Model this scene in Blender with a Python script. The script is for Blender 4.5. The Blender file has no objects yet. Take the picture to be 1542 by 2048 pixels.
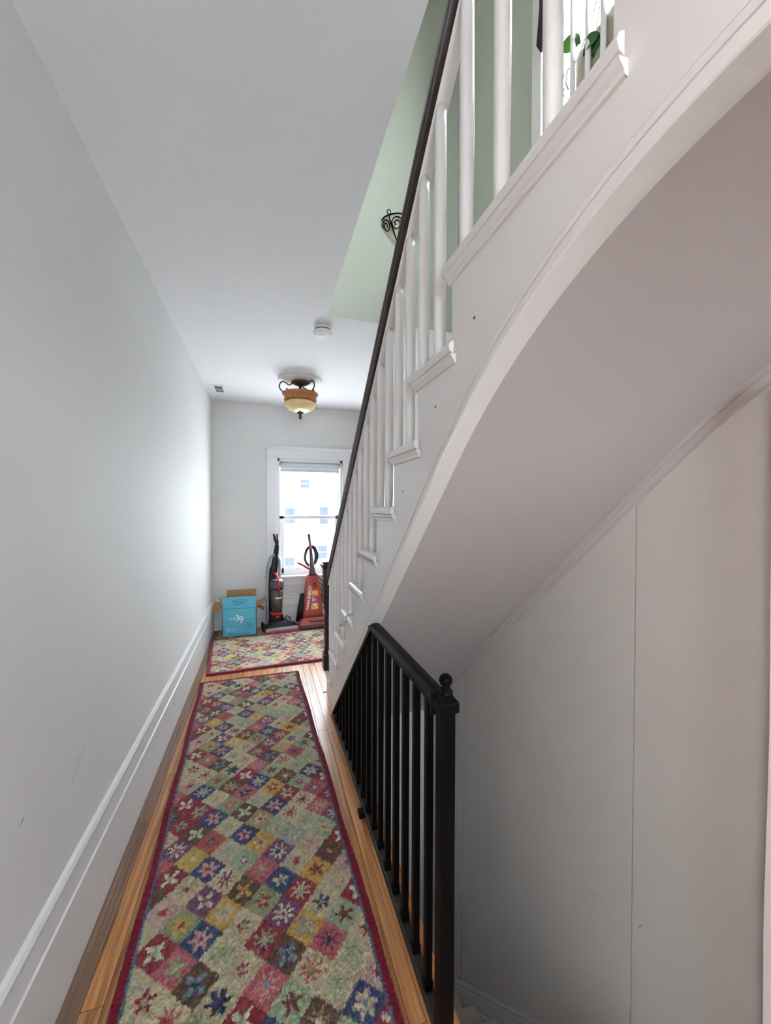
import bpy, bmesh, math, random
import numpy as np
from mathutils import Vector, Matrix, Euler
random.seed(7)
rng = np.random.default_rng(11)
R = math.radians
SC = bpy.context.scene
COL = SC.collection

# ------------------------------------------------------------------ camera, sky, light, exposure
cam_d = bpy.data.cameras.new('camera')
cam_d.sensor_fit = 'VERTICAL'
cam_d.sensor_height = 36.0
cam_d.lens = 811.93 / 2048 * 36.0
cam_d.clip_start = 0.02
cam = bpy.data.objects.new('camera', cam_d)
COL.objects.link(cam)
cam.location = (0, 0, 1.33)
YAW, PITCH, ROLL = 0.289, 0.0136, 0.0033
fw = Vector((math.sin(YAW) * math.cos(PITCH), math.cos(YAW) * math.cos(PITCH), -math.sin(PITCH)))
rt = Vector((math.cos(YAW), -math.sin(YAW), 0))
up = rt.cross(fw)
r2 = rt * math.cos(ROLL) + up * math.sin(ROLL)
u2 = -rt * math.sin(ROLL) + up * math.cos(ROLL)
cam.matrix_world = Matrix(((r2.x, u2.x, -fw.x, 0), (r2.y, u2.y, -fw.y, 0), (r2.z, u2.z, -fw.z, 1.33), (0, 0, 0, 1)))
SC.camera = cam

world = bpy.data.worlds.new('sky')
SC.world = world
world.use_nodes = True
bg = world.node_tree.nodes['Background']
bg.inputs[0].default_value = (0.81, 0.92, 1.0, 1)
bg.inputs[1].default_value = 11.5


def area(name, loc, target, sx, sy, power, color):
    l = bpy.data.lights.new(name, 'AREA')
    l.shape = 'RECTANGLE'
    l.size, l.size_y = sx, sy
    l.energy = power
    l.color = color
    o = bpy.data.objects.new(name, l)
    COL.objects.link(o)
    o.location = loc
    o.rotation_euler = (Vector(target) - Vector(loc)).to_track_quat('-Z', 'Y').to_euler()
    return o


area('side_fill_light', (-1.75, -1.3, 1.5), (0.5, 0.9, 1.45), 1.0, 1.3, 18, (1.0, 0.89, 0.85))  # added warm fill lamp to brighten the stringer face, no known source there
area('upper_fill_light', (-0.45, 0.6, 3.9), (1.0, 1.2, 2.4), 2.0, 1.6, 2, (0.96, 1.0, 0.97))  # added fill lamp for the upper stairwell, no window at this spot

vs = SC.view_settings
vs.view_transform = 'Standard'
vs.look = 'None'
vs.gamma = 1
vs.use_curve_mapping = False
vs.exposure = 1.27


# ------------------------------------------------------------------ materials
def lin(r, g, b):
    f = lambda c: (c / 255 / 12.92) if c / 255 <= 0.04045 else ((c / 255 + 0.055) / 1.055) ** 2.4
    return (f(r), f(g), f(b), 1)


def mat(name, col, rough=0.5, metal=0.0, var=0.0, vscale=6.0, bump=0.0, bscale=80.0, coat=0.0, spec=0.5, stretch=None, rand=0.0):
    m = bpy.data.materials.new(name)
    m.use_nodes = True
    nt = m.node_tree
    p = nt.nodes['Principled BSDF']
    p.inputs['Base Color'].default_value = col
    p.inputs['Roughness'].default_value = rough
    p.inputs['Metallic'].default_value = metal
    p.inputs['Coat Weight'].default_value = coat
    p.inputs['Specular IOR Level'].default_value = spec
    tc = nt.nodes.new('ShaderNodeTexCoord')
    mp = nt.nodes.new('ShaderNodeMapping')
    nt.links.new(tc.outputs['Object'], mp.inputs[0])
    if stretch:
        mp.inputs['Scale'].default_value = stretch
    cur = None
    if var > 0:
        n = nt.nodes.new('ShaderNodeTexNoise')
        n.inputs['Scale'].default_value = vscale
        n.inputs['Detail'].default_value = 6
        nt.links.new(mp.outputs[0], n.inputs['Vector'])
        mr = nt.nodes.new('ShaderNodeMapRange')
        mr.inputs[1].default_value, mr.inputs[2].default_value = 0.3, 0.7
        mr.inputs[3].default_value, mr.inputs[4].default_value = 1 - var, 1 + var
        nt.links.new(n.outputs[0], mr.inputs[0])
        hs = nt.nodes.new('ShaderNodeHueSaturation')
        hs.inputs['Color'].default_value = col
        nt.links.new(mr.outputs[0], hs.inputs['Value'])
        cur = hs.outputs[0]
    if rand > 0:
        oi = nt.nodes.new('ShaderNodeObjectInfo')
        mr = nt.nodes.new('ShaderNodeMapRange')
        mr.inputs[3].default_value, mr.inputs[4].default_value = 1 - rand, 1 + rand
        nt.links.new(oi.outputs['Random'], mr.inputs[0])
        hs2 = nt.nodes.new('ShaderNodeHueSaturation')
        if cur:
            nt.links.new(cur, hs2.inputs['Color'])
        else:
            hs2.inputs['Color'].default_value = col
        nt.links.new(mr.outputs[0], hs2.inputs['Value'])
        cur = hs2.outputs[0]
    if cur:
        nt.links.new(cur, p.inputs['Base Color'])
    if bump > 0:
        n = nt.nodes.new('ShaderNodeTexNoise')
        n.inputs['Scale'].default_value = bscale
        n.inputs['Detail'].default_value = 4
        nt.links.new(mp.outputs[0], n.inputs['Vector'])
        b = nt.nodes.new('ShaderNodeBump')
        b.inputs['Strength'].default_value = bump
        b.inputs['Distance'].default_value = 0.003
        nt.links.new(n.outputs[0], b.inputs['Height'])
        nt.links.new(b.outputs[0], p.inputs['Normal'])
    return m


def wood_mat(name, dark, light, rough, scale=(60, 1.6, 60), rand=0.18):
    m = bpy.data.materials.new(name)
    m.use_nodes = True
    nt = m.node_tree
    p = nt.nodes['Principled BSDF']
    geo = nt.nodes.new('ShaderNodeNewGeometry')
    oi = nt.nodes.new('ShaderNodeObjectInfo')
    add = nt.nodes.new('ShaderNodeVectorMath'); add.operation = 'ADD'
    comb = nt.nodes.new('ShaderNodeCombineXYZ')
    ml = nt.nodes.new('ShaderNodeMath'); ml.operation = 'MULTIPLY'; ml.inputs[1].default_value = 37.0
    nt.links.new(oi.outputs['Random'], ml.inputs[0])
    for i in range(3):
        nt.links.new(ml.outputs[0], comb.inputs[i])
    mp = nt.nodes.new('ShaderNodeMapping')
    nt.links.new(geo.outputs['Position'], add.inputs[0])
    nt.links.new(comb.outputs[0], add.inputs[1])
    nt.links.new(add.outputs[0], mp.inputs[0])
    mp.inputs['Scale'].default_value = scale
    n = nt.nodes.new('ShaderNodeTexNoise')
    n.inputs['Scale'].default_value = 1.6
    n.inputs['Detail'].default_value = 8
    n.inputs['Distortion'].default_value = 0.6
    nt.links.new(mp.outputs[0], n.inputs['Vector'])
    cr = nt.nodes.new('ShaderNodeValToRGB')
    cr.color_ramp.elements[0].position = 0.33; cr.color_ramp.elements[0].color = dark
    cr.color_ramp.elements[1].position = 0.66; cr.color_ramp.elements[1].color = light
    nt.links.new(n.outputs[0], cr.inputs[0])
    hs = nt.nodes.new('ShaderNodeHueSaturation')
    mr = nt.nodes.new('ShaderNodeMapRange')
    mr.inputs[3].default_value, mr.inputs[4].default_value = 1 - rand, 1 + rand
    nt.links.new(oi.outputs['Random'], mr.inputs[0])
    nt.links.new(mr.outputs[0], hs.inputs['Value'])
    nt.links.new(cr.outputs[0], hs.inputs['Color'])
    nt.links.new(hs.outputs[0], p.inputs['Base Color'])
    p.inputs['Roughness'].default_value = rough
    p.inputs['Specular IOR Level'].default_value = 0.35
    b = nt.nodes.new('ShaderNodeBump')
    b.inputs['Strength'].default_value = 0.12; b.inputs['Distance'].default_value = 0.002
    nt.links.new(n.outputs[0], b.inputs['Height'])
    nt.links.new(b.outputs[0], p.inputs['Normal'])
    return m


def glass_mat(name, tint=(1, 1, 1, 1), refl=0.06):
    m = bpy.data.materials.new(name)
    m.use_nodes = True
    nt = m.node_tree
    for n in list(nt.nodes):
        if n.type == 'BSDF_PRINCIPLED':
            nt.nodes.remove(n)
    out = nt.nodes['Material Output']
    tr = nt.nodes.new('ShaderNodeBsdfTransparent'); tr.inputs[0].default_value = tint
    gl = nt.nodes.new('ShaderNodeBsdfGlossy'); gl.inputs['Roughness'].default_value = 0.02
    mx = nt.nodes.new('ShaderNodeMixShader'); mx.inputs[0].default_value = refl
    nt.links.new(tr.outputs[0], mx.inputs[1]); nt.links.new(gl.outputs[0], mx.inputs[2])
    nt.links.new(mx.outputs[0], out.inputs[0])
    return m


M = {}
M['wall'] = mat('wall_paint', (0.715, 0.705, 0.70, 1), 0.62, spec=0.2, var=0.02, vscale=1.5, bump=0.05, bscale=120)
M['ceiling'] = mat('ceiling_paint', (0.80, 0.79, 0.79, 1), 0.9, bump=0.04, bscale=90)
M['wall_up'] = mat('sage_wall_paint', (0.515, 0.53, 0.445, 1), 0.7, bump=0.04, bscale=90)
M['panel'] = mat('hardboard_paint', (0.68, 0.64, 0.60, 1), 0.5, var=0.025, vscale=2.5, bump=0.03, bscale=60)
M['white'] = mat('white_gloss_paint', (0.81, 0.765, 0.74, 1), 0.3, bump=0.06, bscale=45)
M['trimwhite'] = mat('baseboard_paint', (0.745, 0.74, 0.755, 1), 0.32, bump=0.05, bscale=40)
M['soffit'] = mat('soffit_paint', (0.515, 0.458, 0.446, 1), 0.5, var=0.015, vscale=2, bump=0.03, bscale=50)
M['scuff'] = mat('scuff_dirt', (0.30, 0.30, 0.29, 1), 0.8)
M['dark'] = mat('dark_hole', (0.02, 0.015, 0.012, 1), 0.9)
M['oak'] = wood_mat('oak_strip', lin(150, 92, 52), lin(214, 156, 102), 0.34, rand=0.24)
M['oldoak'] = wood_mat('worn_oak_strip', lin(104, 80, 62), lin(140, 112, 92), 0.5)
M['sub'] = mat('subfloor', lin(80, 50, 28), 0.7)
M['walnut'] = wood_mat('dark_varnished_wood', lin(20, 13, 11), lin(58, 34, 27), 0.42, scale=(40, 3, 40), rand=0.05)
M['iron'] = mat('black_iron', (0.0025, 0.0025, 0.0025, 1), 0.45, bump=0.05, bscale=150, spec=0.1)
M['bronze'] = mat('bronze', lin(74, 58, 44), 0.45, 0.6)
M['tan'] = mat('aged_tan_metal', lin(168, 112, 66), 0.5, 0.1, var=0.25, vscale=40, bump=0.2, bscale=60)
M['amber'] = mat('amber_glass', lin(226, 196, 140), 0.25, var=0.06, vscale=12, coat=0.4)
M['plastic_w'] = mat('white_plastic', (0.85, 0.85, 0.85, 1), 0.3)
M['vent_w'] = mat('vent_metal', (0.78, 0.79, 0.78, 1), 0.4)
M['vent_d'] = mat('vent_recess', (0.12, 0.12, 0.11, 1), 0.8)
M['glass'] = glass_mat('window_glass')
M['blind'] = mat('roller_blind', (0.62, 0.64, 0.66, 1), 0.7)
M['blindbar'] = mat('blind_bar', (0.85, 0.86, 0.87, 1), 0.5)
M['teal'] = mat('teal_carton', lin(88, 178, 205), 0.55, var=0.02, vscale=8)
M['kraft'] = mat('kraft_carton', lin(176, 136, 92), 0.8, var=0.05, vscale=20)
M['ink_w'] = mat('white_print', (0.85, 0.9, 0.92, 1), 0.6)
M['ink_t'] = mat('dark_teal_print', lin(28, 98, 128), 0.6)
M['ink_p'] = mat('pale_teal_print', lin(140, 205, 225), 0.6)
M['blk'] = mat('black_plastic', (0.010, 0.010, 0.012, 1), 0.35, spec=0.3)
M['dgrey'] = mat('dark_grey_plastic', lin(74, 76, 84), 0.35)
M['grey'] = mat('grey_hose', lin(150, 154, 156), 0.5)
M['red'] = mat('red_plastic', lin(212, 34, 50), 0.35)
M['brick'] = mat('brick_red_plastic', lin(168, 70, 58), 0.3)
M['brick2'] = mat('glossy_brick_red_plastic', lin(176, 78, 78), 0.18, coat=0.3)
M['smoke'] = mat('smoked_plastic', lin(72, 66, 60), 0.2, var=0.18, vscale=18, coat=0.15)
M['silver'] = mat('silver_plastic', lin(176, 178, 186), 0.2, 0.3)
M['or'] = mat('orange_print', lin(238, 150, 60), 0.5)
M['mag'] = mat('magenta_print', lin(196, 70, 128), 0.5)
M['yel'] = mat('yellow_print', lin(240, 205, 110), 0.5)
M['rib'] = mat('white_ribbon', (0.86, 0.87, 0.9, 1), 0.4)
M['leaf'] = mat('bright_green_leaf', lin(98, 178, 42), 0.4, var=0.1, vscale=15)
M['leafd'] = mat('dark_green_leaf', lin(48, 108, 30), 0.4, var=0.15, vscale=15)
M['leafdry'] = mat('dry_leaf', lin(140, 132, 118), 0.7)
M['stem'] = mat('vine_stem', lin(92, 96, 70), 0.7)
M['drape'] = mat('maroon_fabric', lin(62, 34, 42), 0.9, var=0.2, vscale=20)
M['frost'] = mat('frosted_cream_glass', lin(210, 206, 186), 0.35)
M['facade'] = mat('pale_siding', (0.30, 0.295, 0.285, 1), 0.9, spec=0.1)
M['facwin'] = mat('facade_window_glass', (0.026, 0.031, 0.038, 1), 0.4, spec=0.05)
M['facdark'] = mat('facade_trim_grey', (0.07, 0.065, 0.065, 1), 0.8, spec=0.05)
M['sill'] = mat('beige_sill', lin(176, 168, 150), 0.6)
M['bluedust'] = mat('dusty_black_bar', (0.025, 0.027, 0.028, 1), 0.6, var=0.5, vscale=60)


# ------------------------------------------------------------------ mesh helpers
class MB:
    def __init__(self):
        self.v = []; self.f = []; self.s = []

    def add(self, verts, faces, smooth=False):
        o = len(self.v)
        self.v += [tuple(p) for p in verts]
        self.f += [tuple(i + o for i in f) for f in faces]
        self.s += [smooth] * len(faces)
        return self

    def box(self, x0, x1, y0, y1, z0, z1, b=0.0, mtx=None):
        if b <= 0:
            vs_ = [Vector((x, y, z)) for z in (z0, z1) for y in (y0, y1) for x in (x0, x1)]
            fs = [(0, 2, 3, 1), (4, 5, 7, 6), (0, 1, 5, 4), (2, 6, 7, 3), (0, 4, 6, 2), (1, 3, 7, 5)]
        else:
            bm = bmesh.new()
            bmesh.ops.create_cube(bm, size=1)
            for v in bm.verts:
                v.co = Vector(((x0 + x1) / 2 + v.co.x * (x1 - x0), (y0 + y1) / 2 + v.co.y * (y1 - y0), (z0 + z1) / 2 + v.co.z * (z1 - z0)))
            bmesh.ops.bevel(bm, geom=list(bm.edges), offset=b, segments=2, affect='EDGES', profile=0.5)
            bm.verts.index_update()
            vs_ = [v.co.copy() for v in bm.verts]
            fs = [tuple(v.index for v in f.verts) for f in bm.faces]
            bm.free()
        if mtx is not None:
            vs_ = [mtx @ v for v in vs_]
        return self.add(vs_, fs)

    def prism(self, poly, axis, a, b):
        """poly: 2D points; axis 'x': (y,z), 'y': (x,z), 'z': (x,y)"""
        def P(p, t):
            return {'x': (t, p[0], p[1]), 'y': (p[0], t, p[1]), 'z': (p[0], p[1], t)}[axis]
        n = len(poly)
        vs_ = [P(p, a) for p in poly] + [P(p, b) for p in poly]
        fs = [tuple(range(n)), tuple(range(2 * n - 1, n - 1, -1))]
        fs += [(i, (i + n), (i + 1) % n + n, (i + 1) % n) for i in range(n)]
        return self.add(vs_, fs)

    def lathe(self, prof, n=24, c=(0, 0, 0), axis='z', smooth=True, sweep=2 * math.pi, mtx=None):
        vs_ = []; fs = []
        full = abs(sweep - 2 * math.pi) < 1e-6
        m = n if full else n + 1
        for r, h in prof:
            for k in range(m):
                a = sweep * k / n
                p = (r * math.cos(a), r * math.sin(a), h)
                vs_.append(p)
        L = len(prof)
        for i in range(L - 1):
            for k in range(n):
                k2 = (k + 1) % m
                fs.append((i * m + k, i * m + k2, (i + 1) * m + k2, (i + 1) * m + k))
        if prof[0][0] > 1e-5 and full:
            fs.append(tuple(range(m - 1, -1, -1)))
        if prof[-1][0] > 1e-5 and full:
            fs.append(tuple(range((L - 1) * m, L * m)))
        C = Vector(c)
        if axis == 'y':
            vs_ = [(x, -z, y) for x, y, z in vs_]
        vs_ = [Vector(p) + C for p in vs_]
        if mtx is not None:
            vs_ = [mtx @ v for v in vs_]
        return self.add(vs_, fs, smooth)

    def tube(self, pts, r, n=8, closed=False, flat=None):
        pts = [Vector(p) for p in pts]
        m = len(pts)
        rs = r if isinstance(r, (list, tuple)) else [r] * m
        vs_ = []; fs = []
        prev = None
        for i, p in enumerate(pts):
            if closed:
                t = pts[(i + 1) % m] - pts[i - 1]
            else:
                t = pts[min(i + 1, m - 1)] - pts[max(i - 1, 0)]
            t.normalize()
            if prev is None:
                a = Vector((0, 0, 1)) if abs(t.z) < 0.9 else Vector((1, 0, 0))
                nx = t.cross(a).normalized()
            else:
                nx = (prev - t * prev.dot(t)).normalized()
            prev = nx
            ny = t.cross(nx)
            for k in range(n):
                a = 2 * math.pi * k / n
                vs_.append(p + nx * (rs[i] * math.cos(a)) + ny * (rs[i] * math.sin(a) * (flat or 1)))
        segs = m if closed else m - 1
        for i in range(segs):
            j = (i + 1) % m
            for k in range(n):
                k2 = (k + 1) % n
                fs.append((i * n + k, i * n + k2, j * n + k2, j * n + k))
        if not closed:
            fs.append(tuple(range(n - 1, -1, -1)))
            fs.append(tuple(range((m - 1) * n, m * n)))
        return self.add(vs_, fs, True)

    def sweep(self, prof, path, smooth=False):
        """prof: list of (dx, dn) ; path: list of (y,z,(ny,nz)) in the yz plane; closed profile"""
        n = len(prof); vs_ = []; fs = []
        for (y, z, (ny, nz)) in path:
            for dx, dn in prof:
                vs_.append((dx, y + ny * dn, z + nz * dn))
        for i in range(len(path) - 1):
            for k in range(n):
                k2 = (k + 1) % n
                fs.append((i * n + k, (i + 1) * n + k, (i + 1) * n + k2, i * n + k2))
        fs.append(tuple(range(n))); fs.append(tuple(range(len(path) * n - 1, (len(path) - 1) * n - 1, -1)))
        return self.add(vs_, fs, smooth)

    def loft(self, rings, smooth=True, cap=True):
        n = len(rings[0]); vs_ = []; fs = []
        for r_ in rings:
            vs_ += r_
        for i in range(len(rings) - 1):
            for k in range(n):
                k2 = (k + 1) % n
                fs.append((i * n + k, i * n + k2, (i + 1) * n + k2, (i + 1) * n + k))
        if cap:
            fs.append(tuple(range(n - 1, -1, -1)))
            fs.append(tuple(range((len(rings) - 1) * n, len(rings) * n)))
        return self.add(vs_, fs, smooth)

    def build(self, name, m, parent=None, loc=None, fix=True, autosmooth=None):
        me = bpy.data.meshes.new(name)
        me.from_pydata(self.v, [], self.f)
        me.polygons.foreach_set('use_smooth', self.s)
        if fix:
            bm = bmesh.new(); bm.from_mesh(me)
            bmesh.ops.recalc_face_normals(bm, faces=bm.faces)
            bm.to_mesh(me); bm.free()
        me.materials.append(m)
        o = bpy.data.objects.new(name, me)
        COL.objects.link(o)
        if parent:
            o.parent = parent
        if loc:
            o.location = loc
        if autosmooth:
            for p in me.polygons:
                p.use_smooth = True
            md = o.modifiers.new('wn', 'WEIGHTED_NORMAL')
        return o


def ring(cx, cy, z, w, d, n=24, e=3.0):
    pts = []
    for k in range(n):
        a = 2 * math.pi * k / n
        c, s = math.cos(a), math.sin(a)
        pts.append((cx + w * math.copysign(abs(c) ** (2 / e), c), cy + d * math.copysign(abs(s) ** (2 / e), s), z))
    return pts


def tag(o, label=None, cat=None, group=None, kind=None):
    if label: o['label'] = label
    if cat: o['category'] = cat
    if group: o['group'] = group
    if kind: o['kind'] = kind
    return o


def thing(name, label, cat, loc=(0, 0, 0), rz=0.0, group=None, kind=None):
    o = bpy.data.objects.new(name, None)
    COL.objects.link(o)
    o.location = loc
    o.rotation_euler = (0, 0, rz)
    return tag(o, label, cat, group, kind)


def struct(o, label, cat):
    return tag(o, label, cat, None, 'structure')


def text_mesh(name, s, size, m, parent, mtx, extrude=0.0006, align='LEFT', xscale=1.0, shear=0.0, bold=0.0):
    cu = bpy.data.curves.new(name, 'FONT')
    cu.body = s; cu.size = size; cu.extrude = extrude; cu.align_x = align; cu.align_y = 'CENTER'; cu.shear = shear
    cu.offset = bold; cu.resolution_u = 3
    o = bpy.data.objects.new(name + '_curve', cu)
    COL.objects.link(o)
    dg = bpy.context.evaluated_depsgraph_get()
    me = bpy.data.meshes.new_from_object(o.evaluated_get(dg))
    bpy.data.objects.remove(o)
    me.name = name
    me.transform(mtx @ Matrix.Diagonal((xscale, 1, 1, 1)))
    me.materials.clear(); me.materials.append(m)
    t = bpy.data.objects.new(name, me)
    COL.objects.link(t)
    t.parent = parent
    return t


# ------------------------------------------------------------------ setting
XL, XR, YF, CE = -0.532, 1.18, 4.65, 2.438
FE = 0.487          # floor edge at the stairwell
FUP = 2.72          # upper floor level
ROOF = 5.1
YB = -2.5           # rear wall
# walls ---------------------------------------------------------------
wl = MB().box(XL - 0.12, XL, -0.3, YF + 0.15, -0.25, CE).build('wall_left', M['wall'])
struct(wl, 'long plain off-white wall running down the left side of the hall', 'wall')
scuffs = MB()
def scuff(y0, z0, y1, z1, w):
    d = Vector((0, y1 - y0, z1 - z0)); L = d.length; d.normalize(); nn = Vector((0, -d.z, d.y)) * w / 2
    a = Vector((XL + 0.0006, y0, z0)); b = Vector((XL + 0.0006, y1, z1))
    mid = (a + b) / 2
    scuffs.add([a, mid - nn, b, mid + nn], [(0, 1, 2, 3)])
for k, (y, z) in enumerate([(1.369, 0.541), (1.386, 0.553), (1.402, 0.563), (1.414, 0.572), (1.428, 0.580), (1.444, 0.588)]):
    scuff(y - 0.006, z - 0.007, y + 0.004, z + 0.006, 0.004)
scuff(1.105, 0.600, 1.125, 0.618, 0.006)
scuff(2.95, 0.62, 2.99, 0.65, 0.004)
scuff(1.55, 0.72, 1.62, 0.76, 0.0015)
so = scuffs.build('scuff_mark', M['scuff'], wl, fix=False)

# far wall with window hole: window opening X .14-.85, Z .555-1.85
WX0, WX1, WZ0, WZ1 = 0.135, 0.855, 0.545, 1.855
m = MB()
m.box(XL - 0.12, WX0, YF, YF + 0.15, -0.25, CE)
m.box(WX1, XR + 0.12, YF, YF + 0.15, -0.25, CE)
m.box(WX0, WX1, YF, YF + 0.15, -0.25, WZ0)
m.box(WX0, WX1, YF, YF + 0.15, WZ1, CE)
struct(m.build('wall_far', M['wall']), 'pale end wall with the window at the far end of the hall', 'wall')

# right wall: lower well to floor level upper, upper window opening
UY0, UY1, UZ0, UZ1 = 0.62, 1.54, 2.86, 3.95
m = MB()
m.box(XR, XR + 0.12, YB - 0.1, YF, -2.7, 2.45)
wr = m.build('wall_right', M['panel'])
struct(wr, 'painted hardboard stair wall on the right under the upper flight', 'wall')
m = MB()
m.box(XR, XR + 0.12, YB - 0.1, 2.52, 2.45, UZ0)
m.box(XR, XR + 0.12, YB - 0.1, UY0, UZ0, ROOF)
m.box(XR, XR + 0.12, UY1, 2.52, UZ0, ROOF)
m.box(XR, XR + 0.12, UY0, UY1, UZ1, ROOF)
struct(m.build('wall_upper_right', M['wall_up']), 'sage stairwell wall upstairs holding the bright window', 'wall')
m = MB()
m.box(-1.6, XR, 2.371, 2.52, CE + 0.001, ROOF)
struct(m.build('wall_upper_far', M['wall_up']), 'pale sage wall above the ceiling opening behind the iron sconce', 'wall')
m = MB()
m.box(-1.7, -1.6, YB - 0.1, 2.52, FUP, ROOF)
struct(m.build('wall_upper_left', M['wall_up']), 'far side wall of the upper hall above the ceiling', 'wall')
m = MB()
m.box(-1.7, XR + 0.12, YB - 0.1, 2.52, ROOF, ROOF + 0.1)
struct(m.build('ceiling_upper', M['ceiling']), 'plain white ceiling over the upper stairwell', 'ceiling')
# rear wall with a wide opening (window of the room behind)
m = MB()
m.box(XL - 0.12, -0.30, YB - 0.1, YB, -0.25, CE)
m.box(0.55, XR + 0.12, YB - 0.1, YB, -0.25, CE)
m.box(-0.30, 0.55, YB - 0.1, YB, -0.25, 1.1)
m.box(-2.1, XL - 0.12, YB - 0.1, YB, -0.25, CE)
m.box(-0.30, 0.55, YB - 0.1, YB, 2.1, CE)
m.box(-1.7, XR + 0.12, YB - 0.1, YB, CE, ROOF)
struct(m.build('wall_rear', M['wall']), 'wall behind the camera with a wide window opening', 'wall')
m = MB()  # invented enclosure out of view, keeps open sky from flooding in
m.box(-2.1, -2.0, YB, -0.3, -0.25, CE)
m.box(-2.1, XL - 0.12, -0.3, -0.2, -0.25, CE)
struct(m.build('wall_fill_enclosure', M['wall']), 'added unseen walls enclosing the fill light behind the camera on the left', 'wall')
# ceiling with the stairwell opening
OX, OY, OYR = 0.345, 2.375, -0.6
m = MB()
m.box(XL - 0.12, OX, YB - 0.1, YF + 0.15, CE, FUP)
m.box(OX, XR, OY, YF + 0.15, CE, FUP)
m.box(OX, XR, YB - 0.1, OYR, CE, FUP)
m.box(-2.1, XL - 0.12, YB - 0.1, 2.52, CE, FUP)
struct(m.build('ceiling', M['ceiling']), 'white hall ceiling with the open stairwell cut at its right', 'ceiling')

# floor slab, planks ------------------------------------------------------
m = MB()
m.box(XL - 0.12, FE - 0.004, YB - 0.1, YF + 0.15, -0.24, -0.0165)
m.box(FE - 0.004, XR, 2.9, YF + 0.15, -0.24, -0.0165)
m.box(FE - 0.004, XR, YB - 0.1, 0.22, -0.24, -0.0165)
m.box(-2.1, XL - 0.12, YB - 0.1, -0.3, -0.24, -0.0165)
fl = m.build('floor', M['sub'])
struct(fl, 'varnished oak strip floor of the hall and landing', 'floor')
unit = bpy.data.meshes.new('plank')
um = MB().box(0, 1, 0, 1, -0.016, 0)
unit.from_pydata(um.v, [], um.f)
unit.materials.append(M['oak'])
unit_old = unit.copy(); unit_old.materials.clear(); unit_old.materials.append(M['oldoak'])
def plank(x0, x1, y0, y1, old=False):
    o = bpy.data.objects.new('plank', unit_old if old else unit)
    COL.objects.link(o); o.parent = fl
    g = 0.001
    o.location = (x0 + g, y0 + g, random.uniform(-0.0006, 0.0003))
    o.scale = (x1 - x0 - 2 * g, y1 - y0 - 2 * g, 1)
xs = [-0.518, -0.467] + [-0.467 + 0.0548 * k for k in range(1, 16)] + [0.400]
cols = [(xs[i], xs[i + 1]) for i in range(len(xs) - 1)]
for i, (a, b) in enumerate(cols):
    y = -0.5 - random.uniform(0, 0.6)
    while y < YF:
        L = random.uniform(0.6, 1.5)
        if i == 0: L = 2.6
        y2 = min(y + L, YF)
        if YF - y2 < 0.15: y2 = YF
        plank(a, b, y, y2, old=(i == 0))
        y = y2
# boards right of the stair start on the landing
x = 0.400 + 0.0548
while x < XR - 0.02:
    y = 2.9
    while y < YF:
        y2 = min(y + random.uniform(0.6, 1.2), YF)
        plank(x, min(x + 0.0548, XR), y, y2)
        y = y2
    x += 0.0548
plank(0.400, 0.4548, 2.9, YF)
# rounded nosing board along the stairwell edge
m = MB()
prof = [(0.4005, -0.016), (0.4005, 0.0), (0.464, 0.0)] + [(0.464 + 0.023 * math.sin(a), -0.016 + 0.016 * math.cos(a)) for a in [R(30), R(60), R(90)]] + [(0.487, -0.03), (0.46, -0.03)]
for a, b in ((-0.4, 1.52), (1.5215, 2.88)):
    m2 = MB(); m2.prism(prof, 'y', a, b)
    o = m2.build('nosing_board', M['oak'], fl)

# baseboards ---------------------------------------------------------------
def base_prof(t, h):
    return [(0, 0), (t * 0.8, 0), (t * 0.8, h - 0.105), (t * 1.15, h - 0.100), (t * 1.15, h - 0.090), (t * 0.9, h - 0.085),
            (t * 0.75, h - 0.03), (t * 0.9, h - 0.026), (t * 0.95, h - 0.014), (t * 0.6, h - 0.004), (0, h)]
pr_ = base_prof(0.018, 0.325)
m = MB(); m.prism([(XL + a, b) for a, b in pr_], 'y', -0.3, 2.02)
bl = m.build('baseboard_left', M['trimwhite'])
m = MB(); m.prism([(XL + a, b) for a, b in pr_], 'y', 2.0212, YF)
m.build('board_length', M['trimwhite'], bl)
struct(bl, 'tall white moulded baseboard along the left wall', 'baseboard')
m = MB(); m.prism([(YF - a, b) for a, b in pr_], 'x', XL + 0.0175, XR)
struct(m.build('baseboard_far', M['trimwhite']), 'tall white baseboard below the far window', 'baseboard')

# ------------------------------------------------------------------ far window
w1 = thing('window_1', 'white double-hung sash window in the far wall', 'window', (0, 0, 0), kind='structure')
yf = YF
m = MB()
m.box(WX0 - 0.115, WX0 - 0.005, yf - 0.022, yf, 0.55, WZ1 + 0.005, 0.003)
m.build('casing', M['trimwhite'], w1)
m = MB(); m.box(WX1 + 0.005, WX1 + 0.115, yf - 0.022, yf, 0.55, WZ1 + 0.005, 0.003); m.build('casing', M['trimwhite'], w1)
m = MB()
m.box(WX0 - 0.115, WX1 + 0.115, yf - 0.024, yf, WZ1 + 0.005, 1.965, 0.003)
m.prism([(yf, 1.955), (yf - 0.03, 1.955), (yf - 0.034, 1.963), (yf - 0.045, 1.975), (yf - 0.05, 1.985), (yf, 1.99)], 'x', WX0 - 0.135, WX1 + 0.135)
m.build('head_casing', M['trimwhite'], w1)
m = MB(); m.box(WX0 - 0.14, WX1 + 0.14, yf - 0.055, yf + 0.05, 0.535, 0.558, 0.006); m.build('stool', M['trimwhite'], w1)
m = MB(); m.box(WX0 - 0.115, WX1 + 0.115, yf - 0.018, yf, 0.445, 0.535, 0.003); m.build('apron', M['trimwhite'], w1)
m = MB()
m.box(WX0 - 0.004, WX0 + 0.022, yf - 0.005, yf + 0.14, 0.558, WZ1)
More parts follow.
